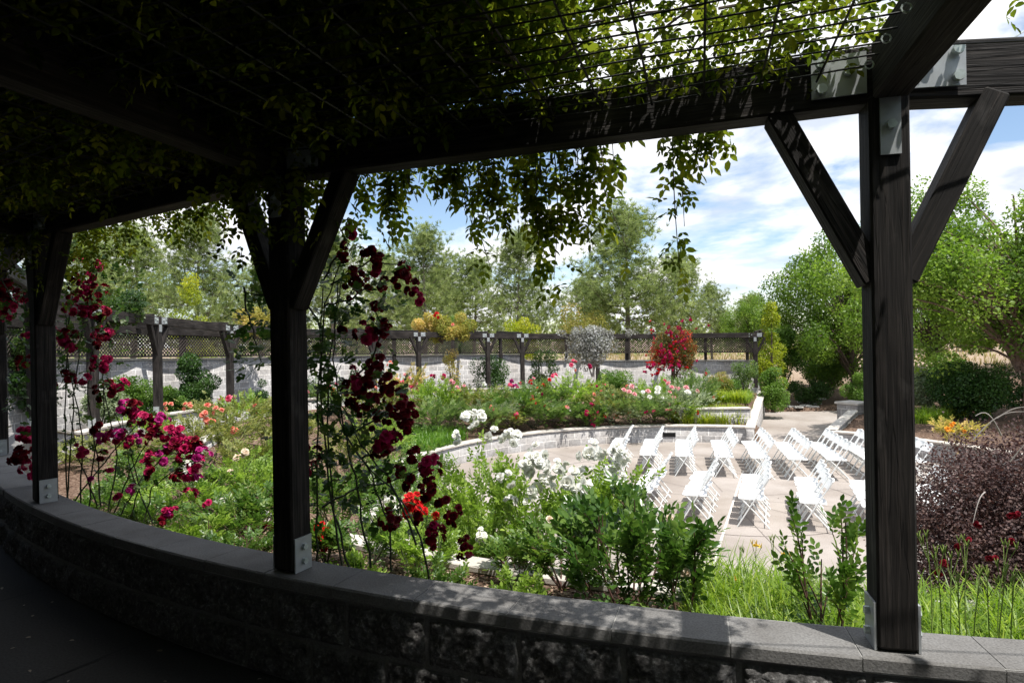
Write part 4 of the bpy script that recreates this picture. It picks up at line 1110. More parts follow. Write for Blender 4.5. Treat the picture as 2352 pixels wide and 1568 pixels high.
RB(1545, 19.2, 872, 160, 'wide rose bush with pink and white blooms right of centre', **kw, blooms=[(1511, 892, 'white', 1, 2.03), (1510, 901, 'white', 1, 1.79), (1535, 880, 'pink', 1, 2.18), (1527, 874, 'rosepink', 1, 1.40), (1543, 889, 'pink', 1, 2.03), (1557, 892, 'pink', 3, 1.2), (1538, 900, 'pink', 1, 1.95), (1576, 890, 'pink', 1, 1.87), (1580, 901, 'white', 1, 1.72), (1602, 898, 'pink', 1, 1.72), (1547, 912, 'pink', 1, 1.72)])
RB(1590, 20.6, 845, 120, 'grey-green rose bush under the red climbing rose', **kw)
RB(1500, 19.8, 868, 100, 'green rose bush between the pink ones and the wall', **kw)

for px_, wd_, tp_, lb_ in ((1100, 120, 918, 'leftmost'), (1170, 110, 925, 'second'), (1262, 120, 922, 'third'), (1322, 110, 925, 'fourth'), (1412, 120, 920, 'fifth'), (1490, 120, 922, 'sixth'), (1560, 90, 915, 'rightmost')):
    zw = hit(px_, PR)[1]; zw = [z for z in np.arange(14, 21, .05) if math.hypot(P(px_, 784, z).x - PX0, z - PY0) > PR + .75][0]
    RB(px_, zw, tp_, wd_, lb_ + ' of the low front roses with bare stems along the plaza wall', **{**kw, 'dens': .9, 'ls': .07, 'lowfrac': .12}, cane='twigred')
# grass strips
def gp(px, py, h): q = gpt(px, py, h); return (q.x, q.y)
grass_bed('grass_strip', [gp(1545, 968, .44), gp(1545, 948, .44), gp(1705, 950, .44), gp(1700, 972, .44), gp(1560, 976, .44)], 420, 26, .52, .42, .018, 'bladey', 'yellow-green arching grass in the lower bed beside the path')
grass_bed('grass_strip', [gp(1590, 930, .86), gp(1600, 908, .86), gp(1722, 910, .86), gp(1722, 925, .86)], 230, 26, .40, .42, .02, 'blade', 'bright green arching grass in the upper bed beside the path')
grass_bed('grass_strip', [gp(925, 1005, .6), gp(960, 985, .7), gp(1060, 985, .65), gp(1062, 1010, .5), gp(990, 1035, .5), gp(930, 1035, .5)], 330, 26, .36, .45, .02, 'bladed', 'rich green grass clump by the left end of the plaza wall')
grass_bed('grass_strip', [gp(2105, 965, .5), gp(2170, 965, .5), gp(2170, 975, .5), gp(2105, 975, .5)], 60, 26, .45, .42, .02, 'blade', 'dark green strappy grass right of the right post')
RB(2190, 13.8, 960, 110, 'low plant with orange flowers behind the purple bush', leaf='lf_tan', ls=.06, dens=.35, blooms=[(2190, 978, 'orange', 3, 1.2), (2176, 985, 'orange', 1, 1.5), (2207, 982, 'orange', 1, 1.5), (2185, 990, 'yellow', 1, 1.4), (2215, 990, 'orange', 1, 1.3)], name='flowering_plant', cat='plant', base=.5)
grass_bed('grass_strip', [gp(2180, 930, .55), gp(2260, 930, .55), gp(2260, 960, .55), gp(2180, 965, .55)], 90, 20, .45, .35, .02, 'bladey', 'yellow-green grass in front of the dark evergreen mound')

# ---------------------------------------------------------------- left beds
RB(540, 12.5, 905, 200, 'olive rose bush beyond the coral blooms left of the middle post', leaf='lf_olive', ls=.07, dens=.45, rand=(3, ['coral'], 1.2, 1))
RB(470, 10.2, 935, 210, 'olive-green rose bush topped with coral-pink blooms', leaf='lf_olive', ls=.06, dens=.5, blooms=[(430, 935, 'coral', 3, 1.1), (470, 957, 'coral', 7, 1.1), (483, 970, 'coral', 3, 1.2), (500, 944, 'coral', 3, 1.3), (535, 990, 'coral', 3, 1.2), (387, 932, 'coral', 3, 1.0), (525, 915, 'rosepink', 1, 1.2)])
RB(575, 8.6, 985, 190, 'fresh green rose bush left of the middle post', leaf='lf_olive', ls=.06, dens=.5)
RB(560, 7.3, 1040, 190, 'green rose bush with two cream blooms left of the middle post', leaf='lf_roseg', ls=.055, dens=.6, blooms=[(565, 1040, 'cream', 3, .9), (530, 1085, 'cream', 3, .7), (545, 1050, 'cream', 1, 1.0)], lowfrac=.45)
RB(450, 6.9, 1085, 150, 'small green rose bush with bare lower canes before the seat wall', leaf='lf_rose', ls=.05, dens=.5, lowfrac=.5, cane='twigred')
RB(600, 6.0, 1120, 110, 'rose bush half hidden by the middle post with a scarlet bloom', leaf='lf_rose', ls=.055, dens=.5, lowfrac=.5, cane='twigred', blooms=[(612, 1210, 'red', 7, .9)])
RB(340, 8.4, 1030, 170, 'green rose bush behind the crimson arching sprays', leaf='lf_rose', ls=.055, dens=.5)
RB(240, 9.5, 1000, 200, 'green rose bush behind the thin climbing canes', leaf='lf_olive', ls=.06, dens=.7, lowfrac=.1)
RB(500, 5.9, 1170, 140, 'twiggy low rose bush with brown stems beside the seat wall', leaf='lf_rose', ls=.045, dens=.18, lowfrac=.3, cane='twigred', canes=14)
RB(400, 6.4, 1110, 150, 'low leafy rose at the wall between the crimson sprays and brown stems', leaf='lf_roseg', ls=.048, dens=.6, lowfrac=.25)
RB(560, 5.6, 1150, 150, 'low green rose with reddish stems left of the middle post foot', leaf='lf_rose', ls=.048, dens=.5, lowfrac=.3, cane='twigred')
RB(300, 7.2, 1080, 170, 'leafy low rose under the thin climbing canes', leaf='lf_rose', ls=.05, dens=.6, lowfrac=.2)
RB(640, 8.5, 1010, 120, 'green rose bush hidden partly by the middle post', leaf='lf_roseg', ls=.055, dens=.6)
RB(330, 5.75, 1150, 120, 'low ground-hugging rose shoots beside the wall under the crimson sprays', leaf='lf_rose', ls=.042, dens=.8, lowfrac=.0)
RB(440, 5.2, 1185, 130, 'low ground-hugging rose shoots midway between the left and middle posts', leaf='lf_roseg', ls=.042, dens=.7, lowfrac=.0, cane='twigred')
RB(540, 4.75, 1215, 130, 'low ground-hugging rose shoots just left of the middle post foot', leaf='lf_rose', ls=.040, dens=.6, lowfrac=.0, cane='twigred')
RB(240, 6.4, 1110, 120, 'low leafy rose shoots at the foot of the thin canes', leaf='lf_rose', ls=.042, dens=.8, lowfrac=.0)
S(240, 15.6, 880, 110, 'grey-green airy shrub before the left pale wall', 'lf_sage', .06, 5000, base=.95, depthr=.5)
S(690, 20.6, 850, 120, 'green shrub behind the middle post before the pale wall', 'lf_climb', .06, 5000, base=.8, depthr=.5)
S(815, 22.0, 835, 80, 'dull green shrub at the far wall right of the middle post', 'lf_climb', .06, 4500, base=.75, depthr=.5)
RB(560, 15.5, 905, 150, 'pale rose bush with coral blooms before the left wall', leaf='lf_roseg', ls=.07, dens=.7, lowfrac=.1, rand=(5, ['coral', 'pink', 'rosepink'], .9, 3))
RB(660, 12.5, 940, 150, 'green rose bush directly behind the middle post', leaf='lf_olive', ls=.065, dens=.6, lowfrac=.1)
RB(330, 13.0, 945, 120, 'pale green rose bush left of the coral blooms', leaf='lf_roseg', ls=.06, dens=.6, lowfrac=.1)
# middle beds
RB(800, 3.95, 1260, 110, 'low weedy rose shoots at the wall right of the middle post', leaf='lf_roseg', ls=.036, dens=.5, lowfrac=.0, base=1.22)
RB(1000, 3.9, 1285, 130, 'low weedy shoots at the curb under the two round white blooms', leaf='lf_rose', ls=.036, dens=.5, lowfrac=.0, base=1.2)
RB(1180, 3.75, 1305, 130, 'low weedy shoots at the curb left of the glossy bush', leaf='lf_roseg', ls=.036, dens=.5, lowfrac=.0, base=1.2)
RB(840, 4.9, 1190, 150, 'small leafy rose among the dark canes right of the middle post', leaf='lf_rose', ls=.042, dens=.5, lowfrac=.15)
RB(960, 4.7, 1215, 150, 'low green rose under the scarlet cluster', leaf='lf_roseg', ls=.042, dens=.5, lowfrac=.15)
RB(1060, 6.6, 1120, 170, 'green rose bush under the tall white roses', leaf='lf_roseg', ls=.05, dens=.6, lowfrac=.15)
RB(1180, 4.6, 1235, 150, 'twiggy low green rose near the seat wall, below the white roses', leaf='lf_rose', ls=.042, dens=.5, lowfrac=.15, cane='twigred')
RB(960, 9.5, 1010, 160, 'green rose bush left of the grass clump end', leaf='lf_rose', ls=.055, dens=.6)
RB(860, 12.5, 950, 160, 'pale rose bush behind the dark red clusters', leaf='lf_roseg', ls=.06, dens=.6)
RB(1005, 7.6, 1075, 150, 'low leafy bush beside the left end of the plaza wall', leaf='lf_roseg', ls=.05, dens=.6, lowfrac=.15)
RB(800, 10.5, 960, 170, 'pale green rose bush behind the dark red climber', leaf='lf_olive', ls=.06, dens=.45)
RB(880, 8.2, 1030, 190, 'green rose bush behind the right side of the dark red climber', leaf='lf_rose', ls=.055, dens=.55)
RB(780, 6.6, 1060, 170, 'leafy green bush right of the middle post', leaf='lf_rose', ls=.055, dens=.5, lowfrac=.4, blooms=[(766, 1205, 'red', 7, .9)])
RB(925, 5.9, 1120, 170, 'rose bush with a bright scarlet cluster and small white blooms', leaf='lf_rose', ls=.05, dens=.45, lowfrac=.4, blooms=[(945, 1158, 'red', 7, 1.2), (960, 1172, 'red', 7, 1.0), (938, 1150, 'red', 3, 1.1), (870, 1165, 'white', 3, .9), (902, 1172, 'white', 3, .9), (893, 1150, 'white', 3, .8), (1000, 1185, 'red', 1, 1.2)])
RB(740, 5.0, 1200, 60, 'short rose with scarlet blooms at the right foot of the middle post', leaf='lf_rose', ls=.045, dens=.4, blooms=[(738, 1222, 'red', 7, .9), (740, 1248, 'red', 7, .8), (731, 1240, 'red', 3, .9)])
RB(1040, 5.3, 1210, 150, 'small rose with two round white blooms near the seat wall', leaf='lf_roseg', ls=.04, dens=.3, lowfrac=.25, blooms=[(1037, 1245, 'white', 7, .72), (1107, 1233, 'white', 7, .72), (990, 1275, 'red', 7, .62), (992, 1296, 'red', 3, .9), (1017, 1308, 'red', 3, .7), (905, 1205, 'cream', 3, .7)], cane='canelit')
RB(1150, 5.6, 1180, 140, 'thin leafy shoot bed below the white roses', leaf='lf_roseg', ls=.045, dens=.35, lowfrac=.2, cane='twigred')
# white roses
WB = [(1085, 957, 3, 1.14), (1075, 962, 3, 1.00), (1098, 960, 3, 1.20), (1045, 1002, 7, 0.70), (1138, 998, 3, 1.08), (1165, 1000, 7, 0.80), (1190, 1010, 3, 1.08), (1178, 1003, 3, 1.10)]
RB(1095, 5.6, 975, 190, 'tall white rose bush, leftmost of the white ones', leaf='lf_roseg', ls=.05, dens=.42, canes=8, lowfrac=.3, cane='canelit', blooms=[(a, b, 'white', n, s) for a, b, n, s in WB])
WB = [(1235, 1035, 3, 1.08), (1228, 1062, 7, 1.10), (1245, 1060, 3, 1.20), (1205, 1060, 7, 1.00), (1210, 1072, 3, 1.20), (1275, 1080, 7, 0.90), (1235, 1120, 3, 1.32), (1250, 1110, 7, 1.00), (1225, 1155, 3, 0.96), (1170, 1150, 3, 0.90), (1165, 1098, 'c', 1)]
RB(1210, 5.3, 1030, 190, 'white rose bush in front of the left chair rows', leaf='lf_roseg', ls=.05, dens=.42, canes=8, lowfrac=.3, cane='canelit', blooms=[(a, b, 'white', n if n != 'c' else 3, s) for a, b, n, s in WB])
WB = [(1360, 1032, 3, 1.32), (1348, 1045, 3, 1.10), (1380, 1045, 3, 0.96), (1420, 1042, 7, 1.00), (1432, 1060, 3, 1.08), (1300, 1072, 3, 1.00), (1318, 1100, 3, 1.44), (1345, 1090, 3, 1.32), (1425, 1112, 3, 1.32), (1405, 1075, 3, 1.32), (1330, 1130, 7, 1.00), (1352, 1150, 3, 1.08)]
RB(1370, 4.9, 1050, 210, 'white rose bush thick with blooms overlapping the near chair rows', leaf='lf_roseg', ls=.05, dens=.5, canes=9, lowfrac=.3, cane='canelit', blooms=[(a, b, 'white', n, s) for a, b, n, s in WB])
RB(1280, 4.4, 1180, 170, 'green bush at the foot of the white roses', leaf='lf_rose', ls=.05, dens=.5, lowfrac=.35, cane='twigred', blooms=[(1262, 1192, 'cream', 1, .6)])
RB(1440, 3.75, 1125, 330, 'large glossy dark green rose bush without blooms in front', leaf='lf_rosed', ls=.066, dens=.52, canes=14, lowfrac=.2, cane='twigred', base=1.25, blooms=[(1575, 1315, 'cream', 3, .45), (1538, 1190, 'cream', 1, .45)])
RB(1560, 3.5, 1150, 120, 'loose upright shoots at the right of the glossy bush', leaf='lf_rosed', ls=.055, dens=.04, canes=3, lowfrac=.3, base=1.25, cane='twigred')
RB(1890, 3.15, 1125, 210, 'young rose with red-brown stems left of the right post', leaf='lf_rose', ls=.050, dens=.04, canes=4, lowfrac=.2, base=1.25, cane='twigred')

# ---------------------------------------------------------------- daylilies in front
bed = [(.95, 2.78), (1.15, 4.4), (2.1, 5.0), (3.0, 4.9), (4.2, 4.2), (4.5, 2.1), (3.3, 2.15), (2.2, 2.3), (1.5, 2.5)]
bl = poly_points(bed, 620); pp = np.repeat(bl, 36, 0) + rng.normal(size=(620 * 36, 2)) * .07
dl = tag(mesh_obj('daylily_bed', blades(pp[:, 0], pp[:, 1], 0, np.where(pp[:, 0] > 1.75, .31, .43), .50, .0125, zfun=soil), M['blade']), 'thick bright green daylily leaves filling the bed behind the right end of the seat wall', 'daylilies', kind='stuff')
def stalk(px, py, depth, kind):
    """a flower stalk with buds; its tip is seen at px,py"""
    t = P(px, py, depth); x0, y0 = t.x + random.uniform(-.06, .06), t.y + random.uniform(-.05, .05); z0 = soil(x0, y0)
    root = empty('daylily_stalk', (x0, y0, z0)); d = np.array([t.x - x0, t.y - y0, t.z - z0])
    mb = MB(); pts = cane_pts((0, 0, 0), d, (random.uniform(-.03, .03), 0, 0), 6); mb.tube(pts, .0035, .0022, 5)
    ends = [d]
    for k in range(2 if kind != 'flower' else 1):
        a = random.random() * 6.28; q = d + np.array([math.cos(a) * .035, math.sin(a) * .035, random.uniform(-.03, .02)]); mb.tube([pts[5], q], .002, .002, 4); ends.append(q)
    mb.build('stem', M['canelit'], root)
    for e in ends:
        mb = MB()
        for j in range(3):
            a = j * 2.1 + random.random(); v = np.array([math.cos(a) * .012, math.sin(a) * .012, .034]); mb.tube([e, e + v * .5, e + v], .0045, .0015, 5)
        mb.build('bud', M['budgreen'] if kind != 'bud_yellow' else M['budyel'], root)
    return root
M['budgreen'] = flat_mat('green_bud', (.20, .27, .06), .5, 0, .2, 9, 0); M['budyel'] = flat_mat('yellow_bud', (.62, .42, .06), .5, 0, .2, 9, 0)
random.seed(11)
for i, (px, py, dp, kd, lab) in enumerate([
    (2128, 1232, 3.0, 'b', 'green-budded daylily stalk touching the right side of the right post'), (2150, 1268, 2.9, 'b', 'short daylily stalk second right of the post'),
    (2185, 1282, 3.0, 'b', 'daylily stalk with small buds below the purple bush, third right of the post'), (2222, 1255, 3.0, 'b', 'tall daylily stalk below the middle of the purple bush'),
    (2252, 1320, 2.9, 'b', 'daylily stalk with a wide spray of pale buds'), (2268, 1322, 2.9, 'b', 'daylily stalk right of the wide spray'),
    (2312, 1310, 2.85, 'b', 'daylily stalk near the right edge with three buds'), (2330, 1328, 2.8, 'b', 'rightmost low daylily stalk'), (2315, 1255, 3.2, 'b', 'tall leaning daylily stalk near the right edge'),
    (2200, 1330, 2.8, 'b', 'low daylily stalk between taller ones'), (1737, 1250, 4.6, 'bud_yellow', 'yellow-budded daylily stalk nearest the plaza joint'), (1700, 1262, 4.8, 'b', 'green daylily stalk left of the yellow buds'),
    (1690, 1330, 4.0, 'bud_yellow', 'low yellow daylily bud in the green leaves'), (1805, 1270, 4.3, 'bud_yellow', 'yellow daylily flower left of the young rose'), (1650, 1290, 4.6, 'b', 'daylily stalk right of the glossy bush'), (1770, 1240, 4.5, 'b', 'daylily stalk with dull buds before the plaza')]):
    r = stalk(px, py, dp, kd); tag(r, lab, 'daylily', 'daylily flower stalks')
    if i in (10, 12, 13): put_bloom(r, P(px, py + 4, dp), 'yellow', 1, .55)

# ---------------------------------------------------------------- purple barberry
c = P(2395, 784, 5.3); root = empty('barberry_bush', (c.x, c.y, .45)); tag(root, 'large purple-leaved bush with arching twigs at the right edge', 'shrub')
mb = MB(); An = []; Od = []
for i in range(150):
    az = rng.random() * 6.283; rr = 1.26 * rng.random() ** .5; hh = 1.92 * (1 - .42 * (rr / 1.35) ** 2) * rng.uniform(.5, 1.0)
    tip = np.array([rr * math.cos(az), rr * math.sin(az), hh - .1]); pts = cane_pts((rng.normal() * .08, rng.normal() * .08, 0), tip, (0, 0, .30 * rr), 10, sag=.10 * rr)
    mb.tube(pts, .008, .002, 4, False); An += pts[3:]; Od += [(math.cos(az), math.sin(az), .3)] * len(pts[3:])
mb.build('stems', M['twigred'], root)
An = np.array(An); Od = np.array(Od)
dd_ = rnd(2600); dd_[:, 2] = np.abs(dd_[:, 2]); ex = dd_ * np.array([1.30, 1.30, 1.78]) * (rng.random((2600, 1)) ** .35) * rng.uniform(.86, 1.03, (2600, 1)); An = np.concatenate([An, ex]); Od = np.concatenate([Od, dd_])
n = 44; A2 = np.repeat(An, n, 0) + rng.normal(size=(len(An) * n, 3)) * .085; O2 = np.repeat(Od, n, 0)
A2 = A2[A2[:, 2] > .05]; n2 = len(A2)
mesh_obj('foliage', leaves(A2, rnd(n2), unit(UP + rnd(n2)), .021 * rng.uniform(.7, 1.3, n2), T_ROUND), M['lf_purple'], root)
mb = MB()
for (a, b, q) in [((2235, 1010), (2352, 945), 20), ((2300, 1000), (2240, 955), 25), ((2262, 1130), (2235, 1200), 15), ((2320, 1060), (2400, 990), 10), ((2290, 960), (2380, 938), 12)]:
    A_, B_ = P(a[0], a[1], 4.6), P(b[0], b[1], 4.5); pts = cane_pts(A_, B_, (0, 0, q / 300), 8); mb.tube([p - np.array(root.location) for p in pts], .006, .002, 4, False)
mb.build('bare_twigs', M['twiggrey'], root)
for (px, py) in [(2250, 1200), (2208, 1255), (2172, 1290), (2280, 1280), (2325, 1240), (2225, 1240), (2160, 1310), (2330, 1180)]: put_bloom(root, P(px, py, 4.35), 'dark', 3, .5, 'berry_cluster')

# ---------------------------------------------------------------- climbing roses on the near posts
def climber(name, label, canes_, leafm, ls, blooms_, leaf_spots, nleaf, ref):
    root = empty(name, ref); tag(root, label, 'climbing rose'); rl = np.array(ref); mb = MB(); An = []; Od = []
    for pl, dp in canes_:
        pts = [np.array(P(x, y, dp + (.0 if k else 0) + .03 * math.sin(k * 2.0))) - rl for k, (x, y) in enumerate(pl)]
        dense = []
        for a, b in zip(pts, pts[1:]):
            for t in np.linspace(0, 1, 6)[:-1]: dense.append(a * (1 - t) + b * t + rng.normal(size=3) * .004)
        dense.append(pts[-1]); mb.tube(dense, .0065, .003, 5, False)
        for p in dense[4:]:
            for _ in range(nleaf):
                An.append(p + rng.normal(size=3) * .035); Od.append(rnd(1)[0])
    for (x, y, r, n, dp) in leaf_spots:
        c = np.array(P(x, y, dp)) - rl; q = rng.normal(size=(n, 3)) * r / F * dp * .5; An += list(c + q); Od += list(unit(q + .01))
    mb.build('canes', M['cane'], root)
    An, Od = np.array(An), np.array(Od); kk = rng.random(len(An)) < .66; An, Od = An[kk], Od[kk]
    mesh_obj('foliage', compound(An, Od, ls, T_ROUND), M[leafm], root)
    for (x, y, n, s, colr, dp) in blooms_: put_bloom(root, P(x, y, dp), colr, n, s)
    return root
# middle post climber: nearly black-red clusters in the canopy's shade
z = 3.42
cn = [([(785, 1300), (762, 1150), (735, 900), (745, 700), (800, 560)], z), ([(802, 1305), (770, 1180), (750, 980), (760, 800), (790, 620)], z + .05), ([(852, 1305), (820, 1120), (790, 980), (765, 830), (775, 650)], z), ([(900, 1310), (893, 1200), (840, 1070), (790, 990), (760, 900)], z + .1),
      ([(985, 1325), (965, 1230), (925, 1150), (850, 1080), (790, 990), (745, 880)], z + .08), ([(960, 1250), (900, 1110), (830, 1020), (770, 900)], z), ([(740, 1160), (820, 1120), (880, 1110), (960, 1080)], z), ([(745, 640), (790, 560), (812, 520)], z), ([(760, 650), (850, 600), (930, 610)], z), ([(780, 900), (850, 830), (880, 760), (860, 710)], z),
      ([(800, 1000), (870, 960), (920, 930), (935, 900)], z), ([(830, 1050), (880, 1030), (950, 990)], z), ([(725, 1300), (728, 1100), (735, 800), (742, 660)], z + .05), ([(745, 760), (700, 690), (620, 680), (560, 670)], z + .12), ([(560, 660), (575, 740), (600, 830)], z + .12), ([(745, 700), (800, 690), (860, 650), (900, 640)], z)]
fl = [(811, 527, 3, .9), (797, 560, 3, .9), (793, 585, 7, .7), (848, 576, 3, .8), (862, 572, 3, .8), (872, 600, 7, .7), (868, 618, 3, .8), (812, 640, 7, .85), (815, 665, 7, .75), (930, 620, 7, .85), (926, 640, 7, .8), (950, 660, 7, .85), (952, 682, 7, .75), (888, 655, 3, 1.0), (845, 652, 3, .8), (862, 712, 7, .75), (885, 752, 7, .85), (876, 772, 7, .75), (835, 765, 7, .9), (822, 760, 3, .9), (795, 745, 3, 1.0), (868, 832, 7, .8), (866, 850, 7, .8), (852, 872, 7, .7),
      (805, 868, 7, .95), (815, 890, 7, 1.0), (828, 915, 7, 1.0), (842, 935, 7, .8), (895, 878, 7, .85), (898, 898, 7, .85), (858, 918, 3, .9), (918, 930, 7, 1.0), (935, 950, 7, 1.0), (925, 972, 7, .95), (910, 955, 7, .8), (940, 980, 7, .7), (888, 1008, 7, 1.0), (880, 1030, 7, .9), (898, 1020, 7, .8), (868, 965, 7, .75), (912, 1088, 7, .8), (955, 1045, 7, .85), (975, 1065, 7, 1.0), (990, 1088, 7, .95), (985, 1112, 7, .8), (985, 1132, 3, .9), (940, 1105, 3, .9),
      (712, 1050, 7, .9), (702, 1070, 7, .8), (890, 1188, 7, .75), (912, 1200, 7, .7), (1045, 1180, 7, .85), (1050, 1192, 3, .9), (968, 1190, 3, .9), (998, 1212, 7, .8), (1000, 1236, 7, .85), (1018, 1150, 3, .8), (1070, 1245, 7, .7), (1072, 1266, 7, .7), (705, 870, 3, .9), (690, 880, 3, .6)]
sp = [(740, 1000, 90, 60, z), (770, 900, 90, 60, z), (760, 780, 80, 60, z), (780, 660, 70, 50, z), (850, 640, 80, 40, z), (600, 720, 50, 60, z + .2), (575, 660, 50, 24, z + .2), (590, 820, 50, 40, z + .25), (820, 1060, 90, 50, z), (760, 1130, 70, 40, z), (900, 1100, 80, 30, z), (820, 960, 70, 50, z), (850, 700, 60, 40, z), (740, 860, 60, 60, z), (790, 760, 70, 50, z), (860, 900, 60, 30, z)]
climber('climbing_rose', 'climbing rose with very dark red clusters on long canes at the middle post', cn, 'lf_climb', .036, [(x, y, n, s * .78, 'dark' if (i % 6) else 'crimson', z - .05 + .05 * math.sin(i)) for i, (x, y, n, s) in enumerate(fl)], sp, 1, tuple(pol(11.7, TH_M - .5, 1.27)))
# left post climber: crimson sprays in sun
z = 5.15
cn = [([(155, 1150), (165, 1000), (175, 850), (200, 700), (210, 610)], z), ([(185, 1155), (190, 1000), (160, 850), (150, 700)], z), ([(205, 1160), (215, 1050), (240, 950), (235, 850), (180, 760)], z), ([(230, 1165), (225, 1050), (200, 900), (215, 800), (235, 720)], z), ([(250, 1175), (270, 1050), (240, 900), (170, 880)], z), ([(262, 1180), (300, 1080), (350, 1000), (420, 1000)], z),
      ([(280, 1180), (330, 1090), (390, 1040), (450, 1050)], z), ([(300, 1185), (320, 1120), (300, 1030), (260, 940)], z), ([(155, 1150), (150, 1000), (150, 880), (160, 700), (205, 600)], z), ([(225, 1160), (180, 1050), (160, 950)], z), ([(330, 1200), (350, 1120), (400, 1080), (440, 1060)], z), ([(350, 1200), (300, 1080), (280, 960)], z), ([(170, 1150), (240, 1060), (330, 960), (370, 960)], z), ([(60, 700), (90, 850), (70, 1000)], z - .2), ([(0, 640), (30, 690), (70, 720)], z - .2)]
fl = [(214, 607, 7, .9), (180, 600, 3, .9), (172, 645, 7, .9), (190, 655, 7, .8), (205, 640, 3, 1.0), (230, 668, 7, 1.1), (195, 665, 7, .8), (172, 680, 7, .8), (208, 705, 7, 1.1), (228, 715, 7, 1.0), (190, 712, 7, .9), (240, 720, 3, 1.1), (165, 705, 7, .9), (126, 775, 7, 1.2), (155, 770, 7, .9), (150, 795, 7, 1.0), (235, 762, 7, 1.0), (238, 782, 7, .9), (228, 830, 7, 1.1), (245, 838, 3, 1.0), (60, 832, 7, .9), (68, 852, 7, .9), (60, 770, 3, .9), (15, 665, 7, 1.3), (25, 690, 7, 1.2), (5, 700, 7, 1.1), (40, 680, 7, 1.0), (15, 720, 7, 1.0), (70, 690, 3, .9), (148, 870, 7, 1.0), (90, 878, 3, .9), (190, 868, 7, .9), (250, 900, 7, 1.1), (258, 890, 3, 1.0), (275, 880, 7, 1.0), (225, 895, 3, .9), (62, 998, 7, 1.1), (45, 995, 7, .9), (50, 1045, 7, 1.2), (68, 1060, 7, 1.2), (60, 1078, 7, 1.2), (78, 1040, 7, 1.0)]
fm = [(285, 930, 7, 1.0), (298, 945, 7, 1.0), (315, 958, 7, 1.1), (310, 935, 7, 1.0), (232, 1000, 7, .9), (180, 1035, 7, .9), (262, 1000, 7, .9), (240, 1045, 7, .8), (280, 990, 7, .9), (300, 1010, 7, .9), (335, 985, 7, 1.1), (350, 1000, 7, 1.1), (370, 960, 7, 1.0), (372, 990, 7, 1.2), (395, 1000, 7, 1.1), (400, 1025, 7, 1.1), (385, 1040, 7, 1.2), (420, 1015, 7, 1.0), (430, 1035, 7, 1.2), (450, 1022, 7, 1.1), (462, 1040, 7, 1.1), (445, 1060, 7, 1.2), (430, 1085, 7, 1.1), (412, 1092, 7, .9), (440, 1095, 7, .9), (340, 1045, 7, .9), (330, 1075, 7, .9), (345, 1085, 3, 1.0), (292, 1128, 3, 1.1), (270, 1140, 3, .9), (385, 1175, 7, .8), (378, 1195, 7, .7), (390, 1185, 3, .9), (437, 1135, 3, 1.0), (475, 1155, 3, .9), (222, 980, 3, 1.0), (215, 1100, 3, .8), (250, 1080, 3, .8), (410, 985, 3, 1.1), (355, 955, 3, .9), (325, 1000, 7, .8)]
sp = [(230, 660, 90, 60, z), (200, 740, 90, 80, z), (270, 690, 70, 50, z), (160, 820, 70, 50, z), (240, 820, 60, 30, z), (30, 750, 60, 60, z - .2), (60, 900, 60, 40, z - .1), (110, 900, 90, 60, z), (210, 960, 80, 25, z), (350, 1040, 100, 45, z), (300, 1120, 90, 25, z), (80, 650, 50, 40, z - .1), (180, 620, 50, 30, z)]
bl_ = [(x, y, n, s * .84, ('crimson', 'crimson', 'dark')[i % 3], z - .05) for i, (x, y, n, s) in enumerate(fl)] + [(x, y, n, s * .84, ('magenta', 'crimson', 'crimson', 'dark')[i % 4], z - .05) for i, (x, y, n, s) in enumerate(fm)]
climber('climbing_rose', 'climbing rose with bright crimson sprays on thin arching canes by the left post', cn, 'lf_climb', .034, bl_, sp, 1, tuple(pol(11.6, TH_L - 1, 1.27)))

# ---------------------------------------------------------------- vine canopy over the walkway
vine = empty('canopy_vine', tuple(pol(12.2, TH_M, 4.1))); tag(vine, 'dense green leafy vine roofing the near pergola and hanging from its beam', 'vine'); vo = np.array(vine.location)
def arcpts(n, t0, t1, r0, r1, z0, z1):
    t = np.radians(rng.uniform(t0, t1, n)); R = np.sqrt(rng.uniform(r0 ** 2, r1 ** 2, n)); z = rng.uniform(z0, z1, n) + (R - 12) * .055
    return np.stack([CX + R * np.cos(t), CY + R * np.sin(t), z], 1), np.degrees(t), R
def dens(t, R, P_):
    d = np.ones(len(t)); d *= np.clip((258 - t) / 2.5, 0, 1) * np.interp(t, [248.5, 252, 255], [1, .58, .45])
    nz = np.array([mnoise.noise(Vector((p[0] * 2.6, p[1] * 2.6, 3.3))) for p in P_]); right = np.clip((t - 246) / 6, 0, 1)
    return d * np.clip(1 - right * (.05 - nz * 1.2), 0, 1)
a, t, R = arcpts(70000, 221.5, 258.3, 11.80, 15, 3.92, 4.30); k = rng.random(len(a)) < dens(t, R, a); a = a[k]
mesh_obj('foliage', compound(a, rnd(len(a)), .038, T_LEAF, .3), M['lf_canopy'], vine, vo)
a, t, R = arcpts(120000, 221.5, 255.5, 11.8, 15.1, 4.06, 4.6); k = rng.random(len(a)) < np.clip(1.15 * dens(t, R, a), 0, 1) * np.where(t > 246, np.clip(1.0 - (t - 247.5) * .22, .02, 1), 1); a = a[k]
mesh_obj('foliage', leaves(a, rnd(len(a)), unit(UP + rnd(len(a)) * .6), .115 * rng.uniform(.7, 1.2, len(a)), T_RHOMB), M['lf_canopy'], vine, vo)
a, t, R = arcpts(26000, 221, 248.5, 11.9, 15.2, 4.3, 4.75)
mesh_obj('foliage', leaves(a, unit(rnd(len(a)) * np.array([1, 1, .3])), unit(UP + rnd(len(a)) * .35), .17 * rng.uniform(.7, 1.2, len(a)), T_RHOMB), M['lf_canopy'], vine, vo)
